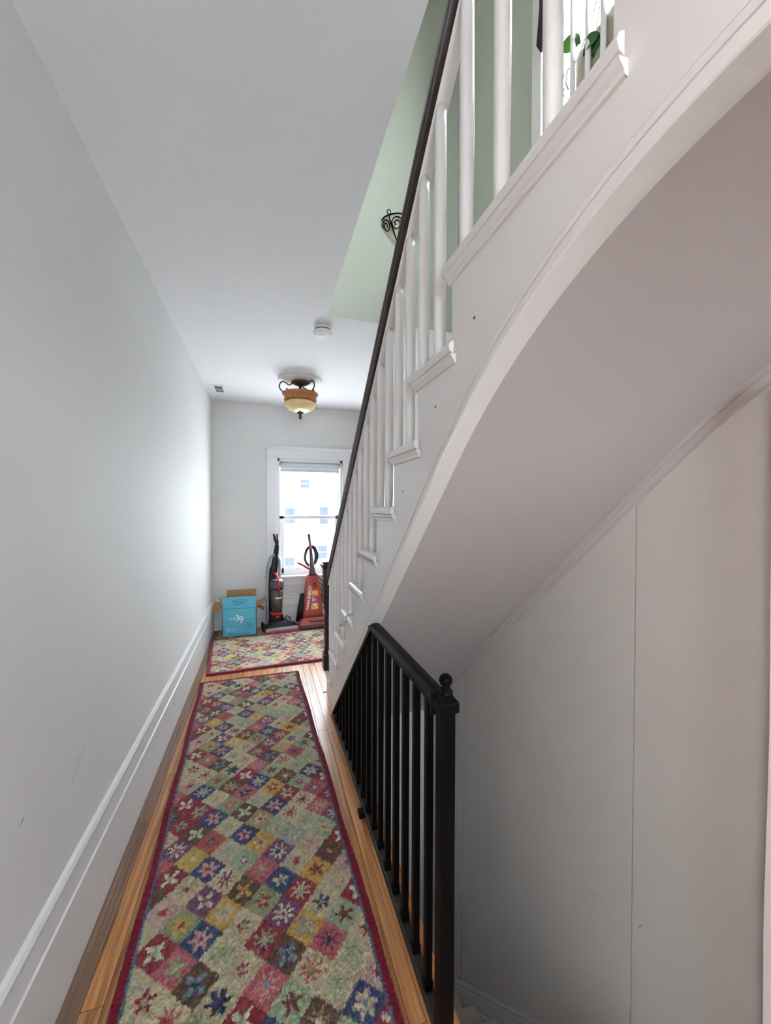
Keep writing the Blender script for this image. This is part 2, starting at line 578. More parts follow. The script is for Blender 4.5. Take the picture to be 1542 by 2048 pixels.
m.box(WX1 - 0.022, WX1 + 0.004, yf - 0.005, yf + 0.14, 0.558, WZ1)
m.box(WX0, WX1, yf - 0.005, yf + 0.14, WZ1 - 0.03, WZ1 + 0.004)
m.box(WX0, WX1, yf + 0.04, yf + 0.14, 0.54, 0.575)
m.build('frame', M['trimwhite'], w1)
def sash(y, z0, z1, br):
    m = MB()
    a, b = WX0 + 0.022, WX1 - 0.022
    m.box(a, a + 0.05, y, y + 0.032, z0, z1, 0.003); m.box(b - 0.05, b, y, y + 0.032, z0, z1, 0.003)
    m.box(a, b, y, y + 0.032, z0, z0 + br, 0.003); m.box(a, b, y, y + 0.032, z1 - 0.036, z1, 0.003)
    s = m.build('sash', M['trimwhite'], w1)
    m = MB(); m.box(a + 0.045, b - 0.045, y + 0.014, y + 0.018, z0 + br - 0.004, z1 - 0.032)
    m.build('glass_pane', M['glass'], s)
sash(yf + 0.075, 1.185, WZ1 - 0.03, 0.036)
sash(yf + 0.035, 0.575, 1.222, 0.06)
# roller blind at the top
bd = thing('roller_blind', 'grey roller blind pulled up at the top of the far window', 'blind', (0, 0, 0))
m = MB(); m.tube([(WX0 + 0.03, yf + 0.03, 1.80), (WX1 - 0.03, yf + 0.03, 1.80)], 0.024, 16); m.build('roller', M['blind'], bd)
m = MB(); m.box(WX0 + 0.032, WX1 - 0.032, yf + 0.006, yf + 0.010, 1.715, 1.80); m.build('fabric', M['blind'], bd)
m = MB(); m.box(WX0 + 0.03, WX1 - 0.03, yf + 0.001, yf + 0.012, 1.742, 1.756, 0.003); m.build('hem_bar', M['blindbar'], bd)
for x in (WX0 + 0.024, WX1 - 0.024):
    m = MB(); m.box(x - 0.005, x + 0.005, yf + 0.005, yf + 0.05, 1.775, 1.825, 0.002); m.build('bracket', M['dgrey'], bd)

# ------------------------------------------------------------------ house across the street
K = 3.2
def fx(x): return x * K
def fz(z): return 1.33 + (z - 1.33) * K
FY = 14 * K
hs_ = thing('neighbor_house', 'pale house across the street seen through the far window', 'house', (fx(1.4), FY, -8))
ox = fx(1.4)
def hp(name, m, x0, x1, y0, y1, z0, z1, parent):
    q = MB(); q.box(x0 - ox, x1 - ox, y0 - FY, y1 - FY, z0 + 8, z1 + 8)
    return q.build(name, m, parent)
hp('facade_wall', M['facade'], fx(-3), fx(5), FY, FY + 6, -8, fz(2.9), hs_)
q = MB(); q.prism([(-0.5, 14.3), (7, 14.3), (3, 17.0)], 'x', fx(-3.2) - ox, fx(5.2) - ox); q.build('roof', M['facdark'], hs_)
def hwin(x0, x1, z0, z1):
    x0, x1, z0, z1 = fx(x0), fx(x1), fz(z0), fz(z1)
    q = MB()
    t = 0.09
    for (a, b, c, d) in ((x0 - t, x0, z0 - t, z1 + t), (x1, x1 + t, z0 - t, z1 + t), (x0, x1, z0 - t, z0), (x0, x1, z1, z1 + t), (x0, x1, (z0 + z1) / 2 - 0.03, (z0 + z1) / 2 + 0.03)):
        q.box(a - ox, b - ox, -0.06, 0.02, c + 8, d + 8)
    w = q.build('window', M['facade'], hs_)
    hp('pane', M['facwin'], x0, x1, FY - 0.03, FY + 0.01, z0, z1, w)
for a in [(1.16, 1.46, 1.95, 2.23), (0.62, 0.98, 0.75, 1.27), (1.80, 2.08, 0.72, 1.30), (1.74, 2.06, -0.47, -0.02), (0.64, 0.95, -0.95, -0.40), (1.74, 2.06, -1.5, -0.66), (2.6, 2.95, 0.72, 1.3), (2.6, 2.95, -0.5, 0.0)]:
    hwin(*a)
hp('ledge', M['facdark'], fx(1.36), fx(2.25), FY - 0.5, FY, fz(1.43), fz(1.46), hs_)
bal = hp('balcony', M['facade'], fx(1.5), fx(2.25), FY - 1.0, FY, fz(0.19), fz(0.23), hs_)
q = MB()
for k in range(12):
    x = fx(1.53) + (fx(2.22) - fx(1.53)) * k / 11
    q.box(x - ox - 0.025, x - ox + 0.025, -0.98, -0.93, fz(0.23) + 8, fz(0.56) + 8)
q.box(fx(1.5) - ox, fx(2.25) - ox, -1.0, -0.92, fz(0.56) + 8, fz(0.585) + 8)
q.build('balcony_railing', M['facdark'], hs_)

# ------------------------------------------------------------------ upper stair flight
RISE, RUN, YN = 0.19, 0.2215, 0.90
XO, XS = 0.400, 0.42         # outer end of tread return, stringer face
def nose(i): return YN + RUN * (10 - i)
# lower edge of the stringer (y, z), straight part then easing to level
def lowz(y):
    if y > 0.9: return 0.8625 * (2.56 - y)
    u = min((0.9 - y) / 0.7, 1.0)
    return 0.8625 * 1.66 + 0.8625 * 0.7 * (u - u * u / 2)
low = [(y, lowz(y)) for y in (2.56, 2.2, 1.8, 1.4, 1.1, 0.95)] + [(y, lowz(y)) for y in np.linspace(0.9, 0.2, 22)] + [(0.0, lowz(0.0)), (-0.5, lowz(-0.5))]
def normals(path):
    out = []
    for i in range(len(path)):
        a = path[max(i - 1, 0)]; b = path[min(i + 1, len(path) - 1)]
        ty, tz = b[0] - a[0], b[1] - a[1]
        L = math.hypot(ty, tz); ty /= L; tz /= L
        # travelling towards -y and up: the outward normal (upwards) is (tz, -ty)
        out.append((path[i][0], path[i][1], (tz, -ty)))
    return out
lowN = normals(low)
st = thing('staircase', 'white painted staircase with round balusters and dark handrail rising over the hall', 'staircase', (0, 0, 0))
LAND = 0.415
# stringer
poly = [(p[0], p[1] + 0.004) for p in low]
top = [(-0.5, 11 * RISE - 0.03)]
top.append((LAND, 11 * RISE - 0.03))
ris = [nose(i) - 0.028 for i in range(1, 11)]   # riser faces
top.append((LAND, 10 * RISE - 0.03))
for i in range(10, 0, -1):
    top.append((ris[i - 1], i * RISE - 0.03))
    if i > 1:
        top.append((ris[i - 1], (i - 1) * RISE - 0.03))
    else:
        top.append((ris[0], 0.0))
m = MB(); m.prism(poly + top, 'x', XS, XS + 0.03)
m.build('stringer', M['white'], st)
# moulding band swept along the lower edge
prof = [(XS + 0.02, 0.0), (0.4030, 0.0), (0.4010, 0.002), (0.4010, 0.006), (0.4045, 0.008), (0.4045, 0.010), (0.4065, 0.011), (0.4065, 0.024), (0.4085, 0.028), (0.4125, 0.031), (0.4185, 0.032), (0.4185, 0.0345), (0.4130, 0.036), (0.4105, 0.040), (0.4110, 0.045), (0.4145, 0.048), (0.4192, 0.049), (0.4192, 0.051), (0.4160, 0.052), (0.4160, 0.059), (XS + 0.02, 0.061)]
m = MB(); m.sweep(prof, lowN)
m.build('stringer_moulding', M['white'], st)
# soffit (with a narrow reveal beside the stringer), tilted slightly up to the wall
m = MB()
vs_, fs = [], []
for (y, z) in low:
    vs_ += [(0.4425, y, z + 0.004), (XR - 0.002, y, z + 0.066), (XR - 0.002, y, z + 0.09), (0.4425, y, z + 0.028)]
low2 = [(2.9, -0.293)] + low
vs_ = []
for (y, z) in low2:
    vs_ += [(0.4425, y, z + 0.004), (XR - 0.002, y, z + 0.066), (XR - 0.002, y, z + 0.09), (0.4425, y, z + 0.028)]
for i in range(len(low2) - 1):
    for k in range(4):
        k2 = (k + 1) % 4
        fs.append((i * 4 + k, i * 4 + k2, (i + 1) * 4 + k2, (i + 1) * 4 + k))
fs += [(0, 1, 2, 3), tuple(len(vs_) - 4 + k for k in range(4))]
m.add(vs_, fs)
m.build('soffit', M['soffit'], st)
# treads, risers
def mitre(m, prof, ya, yb, xs):
    """returned end: the profile turned back into the stringer face"""
    n = len(prof); vs_ = []; fs = []
    for t in (0.0, 0.35, 0.7, 1.0):
        k = math.sqrt(max(0.0, 1 - t * t))
        y = ya + (yb - ya) * t * -1 if yb < ya else ya - abs(yb - ya) * t
        vs_ += [(xs - (xs - px_) * k, y, pz_) for px_, pz_ in prof]
    for i_ in range(3):
        for q_ in range(n):
            q2 = (q_ + 1) % n
            fs.append((i_ * n + q_, i_ * n + q2, (i_ + 1) * n + q2, (i_ + 1) * n + q_))
    m.add(vs_, fs)
def tread_mesh(i, yb):
    y0 = nose(i); z = i * RISE
    m = MB()
    # tread board with rounded front and side edge
    t = 0.03
    pf = [(y0 - 0.012, z - t), (y0 - 0.004, z - t * 0.8), (y0, z - t / 2), (y0 - 0.004, z - t * 0.2), (y0 - 0.012, z), (yb, z), (yb, z - t)]
    m.prism(pf, 'x', XO + 0.012, XR - 0.004)
    # return nosing along the open end, half-round
    pe = [(XO + 0.012, z - t), (XO + 0.004, z - t * 0.85), (XO, z - t / 2), (XO + 0.004, z - t * 0.15), (XO + 0.012, z)]
    m.prism(pe, 'y', y0 - 0.004, yb - 0.024)
    mitre(m, pe, yb - 0.024, yb - 0.036, XS)
    o = m.build('tread', M['white'], st)
    # cove under the return
    m = MB()
    pc = [(XS + 0.001, z - t + 0.001), (XO + 0.005, z - t + 0.001), (XO + 0.009, z - t - 0.007), (XO + 0.014, z - t - 0.013), (XO + 0.015, z - t - 0.019), (XS + 0.001, z - t - 0.021)]
    m.prism(pc, 'y', y0 - 0.016, yb - 0.022)
    mitre(m, pc, yb - 0.022, yb - 0.032, XS + 0.001)
    m.build('cove_moulding', M['white'], o)
for i in range(1, 11):
    yb = nose(i + 1) - 0.028 if i < 10 else LAND
    tread_mesh(i, yb)
    m = MB(); m.box(XS + 0.028, XR - 0.004, ris[i - 1] - 0.016, ris[i - 1], (i - 1) * RISE, i * RISE - 0.028)
    m.build('riser', M['white'], st)
m = MB(); m.box(XS + 0.028, XR - 0.004, LAND - 0.016, LAND, 10 * RISE, 11 * RISE - 0.028); m.build('riser', M['white'], st)
m = MB(); m.box(XO + 0.012, XR - 0.004, -0.5, LAND + 0.028, 11 * RISE - 0.03, 11 * RISE, 0.004); m.build('tread', M['white'], st)
# screw holes in the stringer
for (y, z) in ((0.766, 1.725), (0.966, 1.586), (1.219, 1.378), (1.715, 1.016)):
    m = MB(); m.lathe([(0.0, 0.0006), (0.0035, 0.0004), (0.0035, -0.004)], 10)
    for k, v in enumerate(m.v):
        m.v[k] = (XS - v[2], y + v[0], z + v[1])
    m.build('screw_hole', M['dark'], st)
# handrail
US = lambda y: 2.313 - 0.852 * (y - 1.0)
hp0, hp1 = 2.79, 0.15
ny, nz = 0.852 / math.hypot(1, 0.852), 1 / math.hypot(1, 0.852)
path = [(y, US(y), (ny, nz)) for y in np.linspace(hp0, hp1, 14)]
m = MB(); m.sweep([(0.4145, -0.0015), (0.4145, 0.02), (0.4495, 0.02), (0.4495, -0.0015)], path)
m.build('handrail_fillet', M['white'], st)
pr2 = [(0.4150, 0.0), (0.409, 0.004), (0.405, 0.014), (0.404, 0.026), (0.401, 0.036), (0.401, 0.050), (0.407, 0.061), (0.418, 0.068), (0.431, 0.070), (0.444, 0.068), (0.455, 0.061), (0.460, 0.050), (0.460, 0.036), (0.456, 0.026), (0.452, 0.014), (0.4490, 0.004)]
m = MB(); m.sweep(pr2, path, smooth=False)
m.build('handrail', M['walnut'], st)
# balusters
BX, BR = 0.4318, 0.0155
def baluster(y, z0):
    z1 = US(y) + 0.014
    m = MB()
    m.lathe([(BR * 0.93, z0), (BR, z0 + 0.05), (BR * 1.06, z0 + (z1 - z0) * 0.5), (BR * 0.95, z1 - 0.05), (BR * 0.9, z1)], 14, (BX, y, 0))
    m.build('baluster', M['white'], st)
for i in range(1, 10):
    b1 = nose(i) - 0.043
    if i > 1: baluster(b1, i * RISE - 0.001)
    baluster(b1 - 0.1108, i * RISE - 0.001)
for y in (0.826, 0.685, 0.543):
    baluster(y, 10 * RISE - 0.001)
# dark newel post on the first step
m = MB()
nx, nyy = 0.432, 2.835
m.box(nx - 0.042, nx + 0.042, nyy - 0.042, nyy + 0.042, 0.19, 0.30, 0.004)
m.lathe([(0.038, 0.30), (0.041, 0.31), (0.036, 0.325), (0.031, 0.34), (0.034, 0.40), (0.037, 0.50), (0.034, 0.58), (0.030, 0.60), (0.040, 0.612), (0.042, 0.625), (0.036, 0.638), (0.040, 0.65)], 20, (nx, nyy, 0))
m.box(nx - 0.042, nx + 0.042, nyy - 0.042, nyy + 0.042, 0.65, 0.90, 0.004)
np_ = m.build('newel_post', M['walnut'], st)
m = MB(); m.box(nx - 0.054, nx + 0.054, nyy - 0.054, nyy + 0.054, 0.90, 0.928, 0.008); m.box(nx - 0.045, nx + 0.045, nyy - 0.045, nyy + 0.045, 0.928, 0.945, 0.007)
m.build('newel_cap', M['walnut'], np_)
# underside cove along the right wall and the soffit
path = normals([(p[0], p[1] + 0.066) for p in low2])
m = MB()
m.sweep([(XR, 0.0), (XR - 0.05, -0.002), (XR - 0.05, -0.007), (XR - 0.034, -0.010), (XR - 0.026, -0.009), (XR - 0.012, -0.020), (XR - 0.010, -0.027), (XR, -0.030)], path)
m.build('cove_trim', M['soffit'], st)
# white ribbon tied at the fourth step
m = MB()
yq = nose(4) - 0.05
zq = 4 * RISE
m.tube([(0.398, 1.907, 0.828), (0.395, 1.950, 0.808), (0.394, 1.985, 0.788), (0.394, 2.02, 0.768)], [0.010, 0.007, 0.006, 0.006], 8, flat=0.4)
m.tube([(0.394, 2.02, 0.768), (0.392, 2.07, 0.742), (0.393, 2.14, 0.706), (0.395, 2.215, 0.668)], [0.006, 0.010, 0.010, 0.006], 8, flat=0.4)
m.tube([(0.394, 2.03, 0.764), (0.391, 2.07, 0.728), (0.393, 2.11, 0.702)], [0.006, 0.009, 0.005], 8, flat=0.4)
tag(m.build('ribbon', M['rib']), 'small white ribbon tied across the fourth stair nosing', 'ribbon')

# hardboard panels on the right wall
def soff(y):
    ys = [p[0] for p in low2][::-1]; zs = [p[1] for p in low2][::-1]
    return float(np.interp(y, ys, zs)) + 0.066
SK = lambda y: -1.72 + 0.90 * (2.358 - y)      # top line of the lower skirt board
for a, b in ((0.1, 1.0435), (1.0485, 2.248), (2.256, 2.89)):
    yy = list(np.linspace(a, b, 10))
    poly = [(y, SK(y) - 0.02) for y in yy] + [(y, soff(y) - 0.006) for y in yy[::-1]]
    m = MB(); m.prism(poly, 'x', XR - 0.008, XR)
    m.build('wall_panel', M['panel'], wr)
m = MB()
def scuffr(y0, z0, y1, z1, w):
    d = Vector((0, y1 - y0, z1 - z0)); d.normalize(); nn = Vector((0, -d.z, d.y)) * w / 2
    a = Vector((XR - 0.0086, y0, z0)); b = Vector((XR - 0.0086, y1, z1)); mid = (a + b) / 2
    m.add([a, mid - nn, b, mid + nn], [(0, 1, 2, 3)])
for s_ in ((1.42, 0.86, 1.36, 0.93, 0.0015), (1.36, 0.93, 1.33, 0.99, 0.0012), (1.02, -0.05, 1.005, -0.02, 0.004), (1.025, 0.03, 1.018, 0.02, 0.0015), (1.85, -0.45, 1.855, -0.40, 0.003), (1.2, -0.12, 1.205, -0.10, 0.003), (1.55, 0.2, 1.56, 0.215, 0.002), (1.35, 0.42, 1.38, 0.45, 0.0012), (2.1, -0.9, 2.11, -0.84, 0.003)):
    scuffr(*s_)
m.build('scuff_mark', M['scuff'], wr, fix=False)

# wall corner / door jamb at the right frame edge
m = MB()
zz = [-1.4, -0.9, -0.5, 0.0, 0.4, 0.8, 1.2, 1.62]
vs_ = []
for k, z in enumerate(zz):
    e = 0.003 * math.sin(k * 2.1)
    vs_ += [(1.10, 0.632 + e, z), (1.10, 0.30, z), (XR, 0.30, z), (XR, 0.632 + e, z)]
fs = [(0, 1, 2, 3), tuple(range(len(vs_) - 4, len(vs_)))]
for i in range(len(zz) - 1):
    for k in range(4):
        k2 = (k + 1) % 4
        fs.append((i * 4 + k, i * 4 + k2, (i + 1) * 4 + k2, (i + 1) * 4 + k))
m.add(vs_, fs)
struct(m.build('trim_1', M['white']), 'white plastered wall corner at the right edge beside the hardboard', 'trim')

# ------------------------------------------------------------------ lower flight and its well
lo = thing('staircase', 'lower staircase going down below the black railing', 'staircase', (0, 0, -2.6))
def lz(z): return z + 2.6
n0 = 0.25
for k in range(12):
    y0 = n0 + RUN * k; z = -RISE * k
    if k > 0:
        m = MB(); m.prism([(y0 + 0.028, lz(z) - 0.03), (y0 + 0.028, lz(z) - 0.004), (y0 + 0.024, lz(z)), (y0 - RUN, lz(z)), (y0 - RUN, lz(z) - 0.03)], 'x', FE + 0.03, XR - 0.03)
        m.build('tread', M['panel'], lo)
    m = MB(); m.box(FE + 0.03, XR - 0.03, y0 - 0.016, y0, lz(z) - RISE, lz(z) - (0.03 if k else 0.02)); m.build('riser', M['panel'], lo)
XQ = XR - 0.0085
m = MB()
nn = (0.86 / math.hypot(1, .86), 1 / math.hypot(1, .86))
path = [(y, lz(SK(y)), nn) for y in (0.3, 2.80)]
m.sweep([(XQ, 0.0), (XQ - 0.012, -0.002), (XQ - 0.018, -0.012), (XQ - 0.012, -0.022), (XQ - 0.017, -0.030), (XQ - 0.017, -0.088), (XQ - 0.024, -0.094), (XQ - 0.024, -0.104), (XQ - 0.017, -0.11), (XQ - 0.017, -0.40), (XQ, -0.40)], path)
m.build('skirt_board', M['trimwhite'], lo)
m = MB()
m.box(FE + 0.002, XR, 2.885, 2.99, -2.7, -0.235)
struct(m.build('wall_lower_far', M['wall']), 'pale wall under the first stair at the end of the well', 'wall')
m = MB(); m.box(FE - 0.11, FE - 0.006, YB - 0.1, 2.99, -2.7, -0.243)
struct(m.build('wall_lower_left', M['wall']), 'wall below the floor edge under the black railing', 'wall')
m = MB(); m.box(FE - 0.11, XR, -0.4, 2.99, -2.72, -2.6)
struct(m.build('floor_lower', M['oak']), 'floor at the bottom of the lower stairwell', 'floor')

# ------------------------------------------------------------------ black iron railing
RX = 0.4235
rl = thing('metal_railing', 'black iron railing with square bars along the stairwell edge', 'railing', (RX, 0.9035, 0))
y0r = 0.9035
def rbox(name, x0, x1, y0, y1, z0, z1, b=0.002, m_=None, parent=None):
    q = MB(); q.box(x0 - RX, x1 - RX, y0 - y0r, y1 - y0r, z0, z1, b)
    return q.build(name, m_ or M['iron'], parent or rl)
# bars
for k in range(1, 18):
    y = 0.913 + 0.0943 * k
    zt = 0.825
    zl = 0.8625 * (2.56 - y) + 0.014          # under the stringer
    zt = min(zt, zl)
    if zt < 0.08: continue
    q = MB(); q.box(-0.0095, 0.0095, y - y0r - 0.0095, y - y0r + 0.0095, 0.022, zt)
    q.build('bar', M['iron'], rl)
    q = MB(); q.box(-0.013, 0.013, y - y0r - 0.014, y - y0r + 0.014, 0.024, 0.05, 0.005); q.build('shoe', M['iron'], rl)
q = MB()
ys_ = np.linspace(1.565, 2.51, 2)
q.sweep([(RX - 0.021 - RX, -0.001), (0.016, -0.001), (0.016, -0.016), (-0.021, -0.016)], [(y - y0r, lowz(y) , (0.653, 0.757)) for y in ys_])
q.build('sloped_rail', M['iron'], rl)
rbox('bottom_rail', RX - 0.016, RX + 0.016, 0.9035, 2.50, 0.002, 0.026, 0.003, M['bluedust'])
# top rail with moulded profile, level, running into the stringer
ye = 1.578
DZ = 0.0325
pf = [(-0.012, 0.786), (0.012, 0.786), (0.014, 0.798), (0.022, 0.802), (0.026, 0.810), (0.026, 0.818), (0.018, 0.822), (0.014, 0.830), (0.0, 0.834), (-0.014, 0.830), (-0.018, 0.822), (-0.026, 0.818), (-0.026, 0.810), (-0.022, 0.802), (-0.014, 0.798)]
pf = [(a, b + DZ) for a, b in pf]
q = MB(); q.prism(pf, 'y', 0.018, ye - y0r); q.build('top_rail', M['iron'], rl)
rbox('rail_bracket', RX - 0.029, RX + 0.029, 0.921, 0.935, 0.814, 0.870, 0.003)
# newel
nw = rbox('newel_post', RX - 0.0185, RX + 0.0185, y0r - 0.0185, y0r + 0.0185, 0.0, 0.80 + DZ, 0.002)
q = MB(); q.box(-0.026, 0.026, -0.026, 0.026, 0.80, 0.828, 0.004)
q.loft([[(-0.024, -0.024, 0.826), (0.024, -0.024, 0.826), (0.024, 0.024, 0.826), (-0.024, 0.024, 0.826)], [(-0.009, -0.009, 0.844), (0.009, -0.009, 0.844), (0.009, 0.009, 0.844), (-0.009, 0.009, 0.844)]], smooth=False)
q.v = [(a, b, c + DZ) for a, b, c in q.v]
q.build('post_cap', M['iron'], nw)
q = MB()
prf = [(0.014, 0.838), (0.015, 0.842), (0.010, 0.847), (0.008, 0.850), (0.012, 0.853), (0.012, 0.856), (0.007, 0.859)]
prf += [(0.0165 * math.cos(a), 0.8735 + 0.0165 * math.sin(a)) for a in np.linspace(-1.1, math.pi / 2, 12)]
q.lathe([(a, b + DZ) for a, b in prf], 20); q.build('ball_finial', M['iron'], nw)
rbox('floor_bracket', 0.384, RX - 0.015, 1.665, 1.705, 0.0, 0.022, 0.003)

# ------------------------------------------------------------------ rugs
PAL = dict(red=(146, 30, 52), cream=(196, 184, 150), blue=(44, 62, 112), brown=(92, 66, 50), yellow=(204, 164, 80), pink=(186, 94, 106), purple=(118, 62, 104),
           green=(150, 156, 112), mint=(160, 176, 142), navy=(32, 40, 76), white=(216, 216, 190), tan=(178, 150, 118), grey=(158, 162, 158), rose=(206, 158, 148),
           lblue=(118, 142, 160), maroon=(124, 44, 60), lcream=(206, 192, 158), pinkc=(196, 164, 150), coral=(178, 82, 76), gyel=(186, 172, 90))
# (i, j): ground, motif colour, kind, centre colour
T = {(0, 0): ('blue', 'rose', 'star', 'red'), (-2, 0): ('red', 'white', 'four', 'mint'), (2, 0): ('cream', 'red', 'small', 'mint'), (4, 0): ('purple', 'white', 'burst', 'red'),
     (6, 0): ('cream', 'navy', 'star5', 'lblue'), (1, 1): ('yellow', 'lcream', 'star', 'grey'), (3, 1): ('green', 'red', 'star5', 'rose'), (5, 1): ('red', 'lcream', 'burst', 'mint'),
     (-1, 1): ('green', 'yellow', 'star', 'red'), (-3, 1): ('cream', 'grey', 'small', 'pink'), (7, 1): ('cream', 'pinkc', 'burst', 'rose'),
     (-2, 2): ('pinkc', 'coral', 'small', 'red'), (0, 2): ('purple', 'white', 'four', 'coral'), (2, 2): ('brown', 'yellow', 'four', 'pink'), (4, 2): ('blue', 'lcream', 'star5', 'lblue'), (6, 2): ('yellow', 'red', 'star5', 'maroon'),
     (-1, 3): ('cream', 'tan', 'burst', 'maroon'), (1, 3): ('lcream', 'maroon', 'burst', 'purple'), (3, 3): ('pink', 'tan', 'burst', 'rose'), (5, 3): ('cream', 'pink', 'small', 'red'), (7, 3): ('brown', 'maroon', 'burst', 'tan'), (-3, 3): ('brown', 'maroon', 'burst', 'green'),
     (-2, 4): ('red', 'white', 'four', 'mint'), (0, 4): ('blue', 'rose', 'star', 'red'), (2, 4): ('mint', 'purple', 'small', 'white'), (4, 4): ('purple', 'white', 'burst', 'navy'), (6, 4): ('cream', 'rose', 'star', 'mint'),
     (-1, 5): ('gyel', 'yellow', 'star', 'white'), (1, 5): ('cream', 'grey', 'burst', 'mint'), (3, 5): ('yellow', 'lcream', 'star5', 'coral'), (5, 5): ('grey', 'cream', 'burst', 'lblue'), (7, 5): ('mint', 'cream', 'star', 'pink'), (-3, 5): ('pink', 'cream', 'small', 'rose'),
     (-2, 6): ('purple', 'white', 'burst', 'pink'), (0, 6): ('coral', 'navy', 'small', 'lblue'), (2, 6): ('blue', 'rose', 'star5', 'red'), (4, 6): ('mint', 'cream', 'burst', 'tan'), (6, 6): ('cream', 'mint', 'star', 'grey'),
     (-1, 7): ('brown', 'white', 'four', 'mint'), (1, 7): ('cream', 'tan', 'small', 'mint'), (3, 7): ('tan', 'lcream', 'star5', 'red'), (5, 7): ('lcream', 'coral', 'burst', 'red'), (7, 7): ('pink', 'cream', 'burst', 'rose'), (-3, 7): ('cream', 'pink', 'burst', 'red'),
     (0, -8): ('blue', 'rose', 'star', 'red'), (2, -8): ('brown', 'white', 'four', 'mint'), (4, -8): ('blue', 'rose', 'star', 'coral'), (-2, -8): ('red', 'mint', 'star5', 'maroon'), (6, -8): ('lcream', 'coral', 'burst', 'navy'),
     (-1, -7): ('red', 'mint', 'star', 'maroon'), (1, -7): ('green', 'pink', 'star5', 'cream'), (3, -7): ('cream', 'grey', 'burst', 'mint'), (5, -7): ('red', 'cream', 'star', 'navy'), (7, -7): ('pink', 'purple', 'burst', 'cream'), (-3, -7): ('brown', 'green', 'burst', 'cream'),
     (-2, -6): ('red', 'white', 'four', 'pink'), (0, -6): ('lcream', 'pinkc', 'small', 'mint'), (2, -6): ('pink', 'navy', 'star5', 'lblue'), (4, -6): ('yellow', 'red', 'star5', 'white'), (6, -6): ('mint', 'purple', 'small', 'rose'),
     (-1, -5): ('blue', 'white', 'burst', 'mint'), (1, -5): ('brown', 'rose', 'burst', 'tan'), (3, -5): ('blue', 'white', 'burst', 'gyel'), (5, -5): ('brown', 'tan', 'burst', 'lcream'), (7, -5): ('blue', 'lcream', 'star', 'lblue'), (-3, -5): ('pink', 'rose', 'burst', 'cream'),
     (-2, -4): ('pinkc', 'maroon', 'small', 'red'), (0, -4): ('green', 'maroon', 'small', 'pink'), (2, -4): ('red', 'white', 'four', 'mint'), (4, -4): ('mint', 'maroon', 'star5', 'brown'), (6, -4): ('cream', 'mint', 'burst', 'green'),
     (-1, -3): ('lcream', 'coral', 'burst', 'red'), (1, -3): ('cream', 'navy', 'star', 'blue'), (3, -3): ('pink', 'rose', 'burst', 'lblue'), (5, -3): ('cream', 'coral', 'burst', 'green'), (7, -3): ('cream', 'mint', 'star', 'tan'), (-3, -3): ('cream', 'pinkc', 'burst', 'mint'),
     (-2, -2): ('cream', 'red', 'star5', 'mint'), (0, -2): ('brown', 'lblue', 'four', 'navy'), (2, -2): ('cream', 'red', 'small', 'rose'), (4, -2): ('brown', 'lblue', 'four', 'navy'), (6, -2): ('pink', 'maroon', 'burst', 'navy'),
     (-1, -1): ('pink', 'green', 'star', 'cream'), (1, -1): ('lcream', 'mint', 'star', 'green'), (3, -1): ('red', 'mint', 'burst', 'cream'), (5, -1): ('yellow', 'grey', 'star', 'gyel'), (7, -1): ('mint', 'maroon', 'star5', 'brown'), (-3, -1): ('cream', 'mint', 'burst', 'pink')}
NAMES = list(PAL)
PL = np.array([lin(*PAL[k])[:3] for k in NAMES])
KID = {'four': 0, 'star': 1, 'burst': 2, 'small': 3, 'star5': 4}
